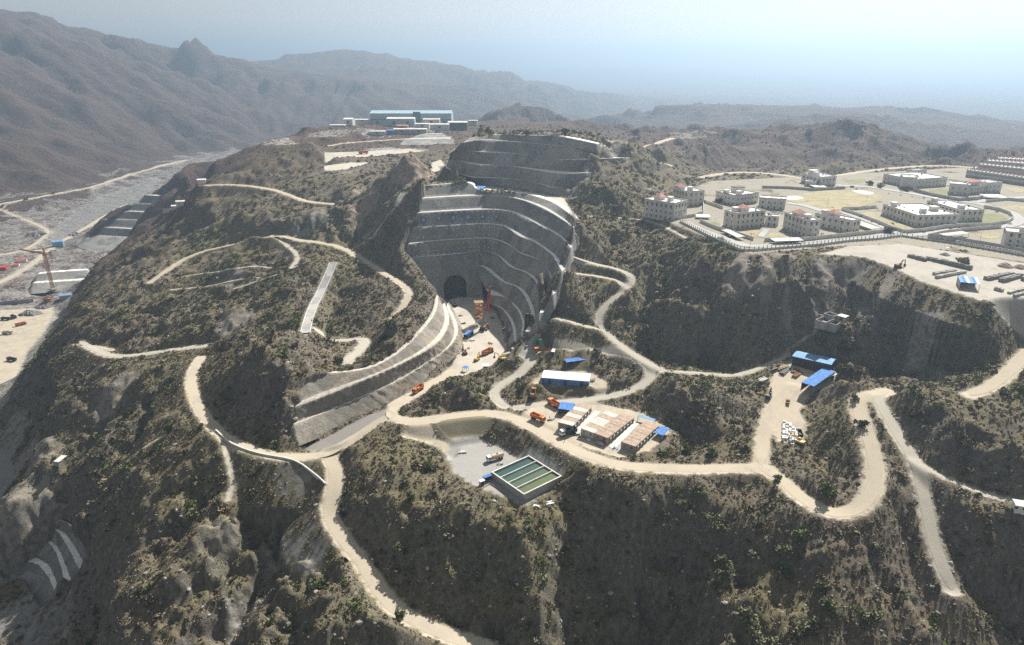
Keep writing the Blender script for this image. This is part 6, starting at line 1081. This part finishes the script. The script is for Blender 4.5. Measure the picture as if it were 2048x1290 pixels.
    for k, (x, y, r, lab) in enumerate(((1890,510,3.5,'grey gravel heap in the middle of the block yard'), (2010,533,5,'large brown gravel heap beside the block yard fence'), (2040,536,4.5,'brown gravel heap at the picture edge'))):
        c = hit(x, y); n = 22; vs = [(0, 0, r*.5)]; fs = []
        for q, (rr, z) in enumerate(((.35, .38), (.7, .16), (1, -.1))): vs += [(r*rr*math.cos(2*PI*i/n)*random.uniform(.85, 1.15), r*rr*math.sin(2*PI*i/n)*random.uniform(.85, 1.15), r*z*random.uniform(.9, 1.1)) for i in range(n)]
        for i in range(n): fs.append((0, 1+i, 1+(i+1) % n)); fs += [(1+q*n+i, 1+(q+1)*n+i, 1+(q+1)*n+(i+1) % n, 1+q*n+(i+1) % n) for q in range(2)]
        o = mesh_np('gravel_heap', vs, fs, P_STONE if k == 0 else paint('brown_gravel', (.27,.225,.18), .95, .3)); o.location = tuple(c); setp(o, lab, 'heap', 'gravel heaps of the block yard')
# ------------------------------------------------------------------ the works town on the far shelf
def town():
    G = 'sheds of the far works town'
    def shed(x0, x1, yb, yt, Yd, depth, roof, wall, label, ang=0, name='works_shed', tower=False, gable=None):
        a, b = WD(x0, yb, Yd), WD(x1, yb, Yd*(1+ang)); z = min(a[2], b[2]); z = float(ground((a[0]+b[0])/2, a[1]+depth*.3)); w = np.linalg.norm((b-a)[:2]); h = (yb-yt)/F*Yd*1.02; zb = (a[2]+b[2])/2; t = empty(name, ((a[0]+b[0])/2, (a[1]+b[1])/2, zb), away(a, b), label, 'shed', G); gb = h*.12 if gable is None else gable
        MB().box(-w/2, w/2, 0, depth, min(-1, z-zb-6), h-gb).build('wall', wall, t); m = MB()
        for s in (0, 1): m.add([(-w/2-.5, -.6+s*(depth+1.2), h-gb), (w/2+.5, -.6+s*(depth+1.2), h-gb), (w/2+.5, depth/2, h+gb*.6), (-w/2-.5, depth/2, h+gb*.6), (-w/2-.5, -.6+s*(depth+1.2), h-gb-.5), (w/2+.5, -.6+s*(depth+1.2), h-gb-.5), (w/2+.5, depth/2, h+gb*.6-.5), (-w/2-.5, depth/2, h+gb*.6-.5)], [(0, 1, 2, 3), (7, 6, 5, 4), (0, 4, 5, 1), (1, 5, 6, 2), (2, 6, 7, 3), (3, 7, 4, 0)])
        m.build('roof', roof, t)
        for k in range(max(1, int(w/22))): x = -w/2+w*(k+.5)/max(1, int(w/22)); MB().box(x-2, x+2, -.06, 0, -1, min(4.5, h*.5)).build('door', P_DARK, t)
        return t, w, h
    BW = paint('pale_blue_cladding', (.40,.49,.55), .6, .12, .1); BR = paint('sky_blue_roof', (.36,.49,.57), .4, .12, .1)
    t, w, h = shed(741, 903, 247, 226, 1280, 42, BR, BW, 'huge sky blue roofed fabrication hall of the works town'); MB().box(w*.03, w*.12, -1.2, 0, 0, h*1.02).build('hall_tower', paint('dark_blue_cladding', (.1,.14,.19), .6), t); MB().box(-w/2, w*.03, -.1, 0, h*.3, h*.36).box(w*.12, w/2, -.1, 0, h*.3, h*.36).build('window_band', P_DARK, t)
    for a in ((774,829,248,237,1230,18,P_WSHEET,BW,'white roofed shed in front of the huge hall tower'), (687,705,246,238,1260,22,P_WSHEET,P_WALL,'white box shed at the left end of the works town'), (704,744,242,239,1300,16,P_WSHEET,P_WALL,'low white shed between the box shed and the huge hall'), (846,879,245,238.5,1230,14,P_WSHEET,P_WALL,'slanting white roofed shed right of the hall tower'), (896,934,254,244.5,1180,16,P_WSHEET,P_DARK,'dark walled shed with a white roof at the town edge'), (860,898,255,248.5,1170,14,P_WSHEET,P_WALL,'white roofed shed before the dark walled one'), (830,858,252,247.5,1200,14,P_WSHEET,P_WALL,'small pale shed below the hall tower'), (787,853,263.5,258,1120,12,P_WSHEET,P_CONC,'long low shed nearest the quarry floor'), (773,788,266,260.5,1115,10,P_BLUE,P_BLUE,'small blue roofed shed beside the long low shed'), (738,770,266,262.5,1110,8,P_WSHEET,P_WALL,'low white cabins left of the small blue shed'), (937,955,244,241,1260,10,P_WSHEET,P_WALL,'last white shed on the right of the works town'), (793,815,256,251,1160,12,P_TERRA,P_TERRA,'low red roofed shed in the town yard'), (600,640,268,264,1180,10,P_WSHEET,P_WALL,'pale cabin row on the spur left of the works town'), (660,690,255,250,1240,10,P_WSHEET,P_WALL,'pale shed where the town spur meets the mountain')): shed(*a[:6], a[6], a[7], a[8])
    # the river works
    z = -107.5
    p = W(106, 579, -108); tower_crane(p, 2.75, 'tall orange tower crane in the river gorge')
    def low(px, py, w, d, h, roof, wall, lab, rz=0, cat='hut', name='site_hut', grp=None):
        c = hit(px, py); t = empty(name, c, rz, lab, cat, grp); MB().box(-w/2, w/2, -d/2, d/2, -2, h).build('wall', wall, t); MB().add([(-w/2-.4, -d/2-.4, h), (w/2+.4, -d/2-.4, h), (w/2+.4, d/2+.4, h), (-w/2-.4, d/2+.4, h), (-w/2-.4, 0, h+d*.16), (w/2+.4, 0, h+d*.16)], [(0, 1, 5, 4), (2, 3, 4, 5), (1, 2, 5), (3, 0, 4), (3, 2, 1, 0)]).build('roof', roof, t); return t
    low(117, 492, 15, 12, 8, P_LBLUE, P_LBLUE, 'blue river works building behind the tower crane', .5, 'building', 'works_building'); low(132, 595, 13, 8, 4, P_LBLUE, P_GREY, 'light blue roofed shed at the foot of the tower crane', .4); low(75, 505, 16, 4, 3, P_WHITE, P_WALL, 'white site cabin beside the gorge track', .1); low(45, 524, 12, 8, 4, P_RED, P_WHITE, 'large red roofed tent on the gorge road bend', .5, 'tent', 'site_tent'); low(33, 532, 8, 6, 3, P_RED, P_WHITE, 'small red roofed tent next to the large one', .4, 'tent', 'site_tent'); low(5, 539, 14, 9, 4, P_RED, P_RED, 'red roofed tent at the picture edge', .2, 'tent', 'site_tent')
    for x, y, lab in ((352,417,'white roofed hut on the terrace top'), (362,411,'smaller white hut behind the terrace top hut'), (334,424,'dark machine shelter at the end of the terraces'), (404,366,'white hut beside the back road')): low(x, y, 9, 6, 3.5, P_WSHEET if 'dark' not in lab else P_DARK, P_WALL, lab, .3)
    for x, y, lab, m in ((12,640,'dark dump truck by the gorge floor heap',P_DARK), (28,636,'second dump truck on the gorge floor beside the dark one',P_DARK), (42,651,'orange dump truck crossing the gorge floor',P_ORANGE), (16,668,'sand coloured dump truck nearest the gorge road loop',P_PANEL), (24,722,'small dark truck on the gorge floor loop road',P_DARK), (24,422,'distant orange truck on the gorge track',P_ORANGE), (52,400,'distant dark truck on the river road',P_DARK), (107,388,'farthest truck on the river road',P_DARK), (95,602,'orange truck at the foot of the tower crane',P_ORANGE)): dump_truck(hit(x, y), random.uniform(0, 6), lab, m, m, s=1.15)
    for pts, lab in ((((-20,612),(20,608),(66,604)),'long low concrete wall across the gorge floor'),):
        P = resample(np.array([hit(*p) for p in pts]), step=6); O = P[0].copy(); m = MB()
        for p, q in zip(P[:-1]-O, P[1:]-O): m.add([(p[0], p[1], p[2]-2), (q[0], q[1], q[2]-2), (q[0], q[1]+1.2, q[2]-2), (p[0], p[1]+1.2, p[2]-2), (p[0], p[1], p[2]+4.5), (q[0], q[1], q[2]+4.5), (q[0], q[1]+1.2, q[2]+4.5), (p[0], p[1]+1.2, p[2]+4.5)], [(4, 5, 6, 7), (0, 1, 5, 4), (2, 3, 7, 6)])
        o = m.build('gorge_wall', P_CONC); o.location = tuple(O); setp(o, lab, 'wall')
    for x, y, r, lab in ((20,600,9,'brown rubble heap behind the gorge wall'),(62,628,12,'large rubble heap below the gorge wall'),(88,615,9,'rubble heap between the gorge wall and the tower crane'),(75,470,14,'dark rubble heap inside the gorge road bend'),(150,470,11,'rubble heap on the gorge track'),(108,505,9,'dark rubble heap beside the blue works building'),(45,648,5,'small spoil heap among the gorge trucks')):
        c = hit(x, y); n = 26; vs = [(0, 0, r*.42)]; fs = []
        for k, (rr, z) in enumerate(((.3, .36), (.62, .2), (1, -.12))): vs += [(r*rr*1.4*math.cos(2*PI*i/n)*random.uniform(.75, 1.2), r*rr*math.sin(2*PI*i/n)*random.uniform(.75, 1.2), r*z*random.uniform(.75, 1.2)) for i in range(n)]
        for i in range(n): fs.append((0, 1+i, 1+(i+1) % n)); fs += [(1+k*n+i, 1+(k+1)*n+i, 1+(k+1)*n+(i+1) % n, 1+k*n+(i+1) % n) for k in range(2)]
        o = mesh_np('rubble_heap', vs, fs, P_STONE); o.location = tuple(c); setp(o, lab, 'heap', 'rubble heaps in the gorge')
    q = hit(700, 318); dump_truck(hit(727, 308), .4, 'lone truck on the far pale yard', P_ORANGE, P_ORANGE, s=1.3)
# ------------------------------------------------------------------ chutes, parapet, trees
def chute(P, hw, label):
    P = resample(P, step=2.0)
    d = np.gradient(P[:, :2], axis=0); d /= np.linalg.norm(d, axis=1)[:, None]; n = np.c_[-d[:, 1], d[:, 0]]; c = len(P); O = P[c//2].copy(); t = empty('concrete_chute', O, 0, label, 'chute', 'concrete chutes on the hillside'); V = []
    for s, z in ((-1, -3), (-1, .7), (1, .7), (1, -3)): V.append(np.c_[P[:, :2]+n*hw*s, P[:, 2]+z]-O)
    V = np.stack(V, 1).reshape(-1, 3); f = [(i*4+j, i*4+j+1, i*4+j+5, i*4+j+4) for i in range(c-1) for j in range(3)]; mesh_np('slab', V, f, M_CHUTE, t)
    for s in (-1, 1):
        V = np.stack([np.c_[P[:, :2]+n*(hw*s+e), P[:, 2]+z]-O for e, z in ((-.2, .5), (-.2, 1.15), (.2, 1.15), (.2, .5))], 1).reshape(-1, 3); mesh_np('kerb', V, f, P_CONCL, t)
    for q in P[::3]: KEEPOUT.append((q[0], q[1], hw+.8))
M_CHUTE = shot_mat('chute_concrete', (.3,.3,.285), (.38,.375,.355), (.46,.45,.43))
for q in CHUTES: chute(*q)
P = smooth(line3([(432,862,-14), (470,897,-15), (520,915,-15.5), (575,926,-16), (615,942,-17.5), (640,962,-20), (652,978,-21)]), 2); P = resample(P, step=2); P[:, 2] = ground(P[:, 0], P[:, 1]); k = np.ones(7)/7; P[:, 2] = np.convolve(np.pad(P[:, 2], 3, 'edge'), k, 'valid')
d = np.gradient(P[:, :2], axis=0); d /= np.linalg.norm(d, axis=1)[:, None]; n = np.c_[-d[:, 1], d[:, 0]]; V = np.stack([np.c_[P[:, :2]+n*e, P[:, 2]+z] for e, z in ((-.35, -2), (-.35, 1.1), (.35, 1.1), (.35, -2))], 1).reshape(-1, 3); c = len(P)
o = mesh_np('parapet_wall', V, [(i*4+j, i*4+j+1, i*4+j+5, i*4+j+4) for i in range(c-1) for j in range(3)]+[(0, 1, 2, 3), (4*c-4, 4*c-3, 4*c-2, 4*c-1)], P_CONCL); setp(o, 'long thin pale parapet wall curving below the junction road', 'wall')
def tree_kinds():
    rnd = random.Random(21); K = []
    for k in range(4):
        tall = (1.0, .85, 1.7, .7)[k]; v = []; f = []; nl = (620, 520, 420, 480)[k]
        subs = [(rnd.uniform(-.6, .6), rnd.uniform(-.6, .6), rnd.uniform(.35, 1.05)*tall, rnd.uniform(.3, .5)) for _ in range(9)]
        for i in range(nl):
            cx, cy, cz, r = rnd.choice(subs); dd = Vector((rnd.gauss(0, 1), rnd.gauss(0, 1), rnd.gauss(0, 1))).normalized()*r*rnd.random()**.4; c = Vector((cx, cy, cz))+dd; s = rnd.uniform(.08, .17); u = Vector((rnd.gauss(0, 1), rnd.gauss(0, 1), rnd.gauss(0, .7))).normalized(); w = u.cross(Vector((rnd.gauss(0, 1), rnd.gauss(0, 1), rnd.gauss(0, 1)))).normalized()
            j = len(v); v += [c+u*s, c+w*s*.8, c-u*s, c-w*s*.7]; f.append((j, j+1, j+2, j+3))
        m = MB(); m.cyl((0, 0, -.3), .07, .3+.55*tall, 'z', 7, .03)
        for cx, cy, cz, r in subs[:5]: m.bar((0, 0, .25*tall), (cx*.8, cy*.8, cz*.9), .02)
        K.append(((v, f), m))
    return K
TREES = [(1655,985,3.6,0,1,'round green bush inside the hairpin bend'), (1548,968,2.2,2,1,'slim tree beside the road before the hairpin'), (1638,690,3.4,0,1,'bright green tree above the workshop'), (1684,697,2.6,0,1,'smaller green tree right of the one above the workshop'), (1500,1255,4.6,1,0,'olive tree low on the dark front slope'), (1452,1142,4.1,1,0,'pale olive tree halfway up the dark front slope'), (1600,1075,3.2,0,1,'green bush just below the hairpin'), (1562,1110,3.5,1,0,'olive bush left of the green bush below the hairpin'), (1438,1062,3.2,1,0,'grey green bush under the cabin shelf rim'), (1640,1180,3.5,1,0,'olive bush on the slope below the hairpin bush'), (1660,1225,3.5,1,0,'olive tree low on the slope under the hairpin'), (1610,1260,3.8,1,0,'dusty tree near the bottom of the slope under the hairpin'), (1735,1240,3.5,1,0,'dusty tree toward the descent road foot'), (1530,1290,3.5,1,0,'olive tree cut by the bottom edge'), (1370,905,2.4,0,1,'green bush left of a pair by the haul road'), (1425,907,2.6,0,1,'green bush right of a pair by the haul road'), (1395,845,2.8,3,0,'dark bush on the bank behind the cabins'), (780,655,2.8,0,1,'green bush on the ridge above the benched slope'), (765,680,2.2,0,1,'low green bush beside the ridge bush'), (490,678,2.4,0,1,'green bush on the left rim of the dome'), (678,725,2.4,0,1,'green bush where the saddle path ends'), (560,850,2.0,3,0,'dark bush on the shaded dome face'), (340,858,2.4,0,1,'green bush above the striped slope'), (400,858,2.0,0,1,'green bush beside the junction road bend'), (1132,263,3.0,3,0,'dark bush on top of the crown'), (1055,268,2.4,3,0,'small bush on the crown rim'), (1215,292,3,3,0,'bush at the right end of the crown'), (1928,527,3.6,3,0,'dark bush behind the longest stone stack'), (800,1235,1.9,0,1,'green bush at the edge of the valley road'), (820,1000,2.0,0,1,'green bush below the water basin shelf'), (860,935,2.2,0,1,'green bush on the shelf left of the basins'), (1710,800,2.0,0,0,'bush at the top of the hairpin'), (1720,850,2.6,3,0,'dark bush inside the upper hairpin'), (1690,740,3,3,0,'bush beside the white lean-to'), (1705,700,3,3,0,'bush in the bowl above the yard'), (1830,830,2.5,3,0,'dark bush on the near right hill'), (1925,890,2.5,3,0,'bush low on the near right hill'), (1700,455,2.6,0,1,'green shrub in front of the lower pale block'), (1660,452,2.6,0,1,'green shrub left of another before the lower pale block'), (1437,402,2.5,3,0,'dark tree beside the brown eaved building'), (1740,366,3,3,0,'dark tree beyond the sports field'), (1776,462,3,3,0,'tree at the street corner of the compound'), (1250,300,3,3,0,'bush on the slope right of the crown'), (1810,378,3.4,3,0,'tree before the school like building'), (1760,372,3,3,0,'tree left of the school like building'), (1718,252,6,3,0,'tree clump on top of the hill behind the compound'), (1620,262,4.5,3,0,'tree on the hill crest behind the compound'), (1270,262,6,3,0,'tree clump on the far spur right of the crown'), (924,246,6,3,0,'dark tree at the right end of the works town')]
def trees():
    K = tree_kinds(); me = {}
    for x, y, r, k, g, lab in TREES:
        c = hit(x, y+r*1.2); t = empty('tree' if k == 2 or r > 2.5 else 'bush', c, random.uniform(0, 6), lab, 'tree' if k == 2 or r > 2.5 else 'bush')
        if (k, g) not in me:
            v, f = K[k][0]; o = mesh_np('crown', v, f, (M_GREEN if g else M_OLIVE if k == 1 else M_SCRUB), t); q = K[k][1].build('trunk', paint('bark', (.12,.09,.065), .95), t); me[(k, g)] = (o.data, q.data)
        else: mesh_link('crown', me[(k, g)][0], t); mesh_link('trunk', me[(k, g)][1], t)
        t.scale = (r*1.35,)*3
camp(); basins(); storage(); pit(); clutter(); compound(); town(); trees()
vegetate()
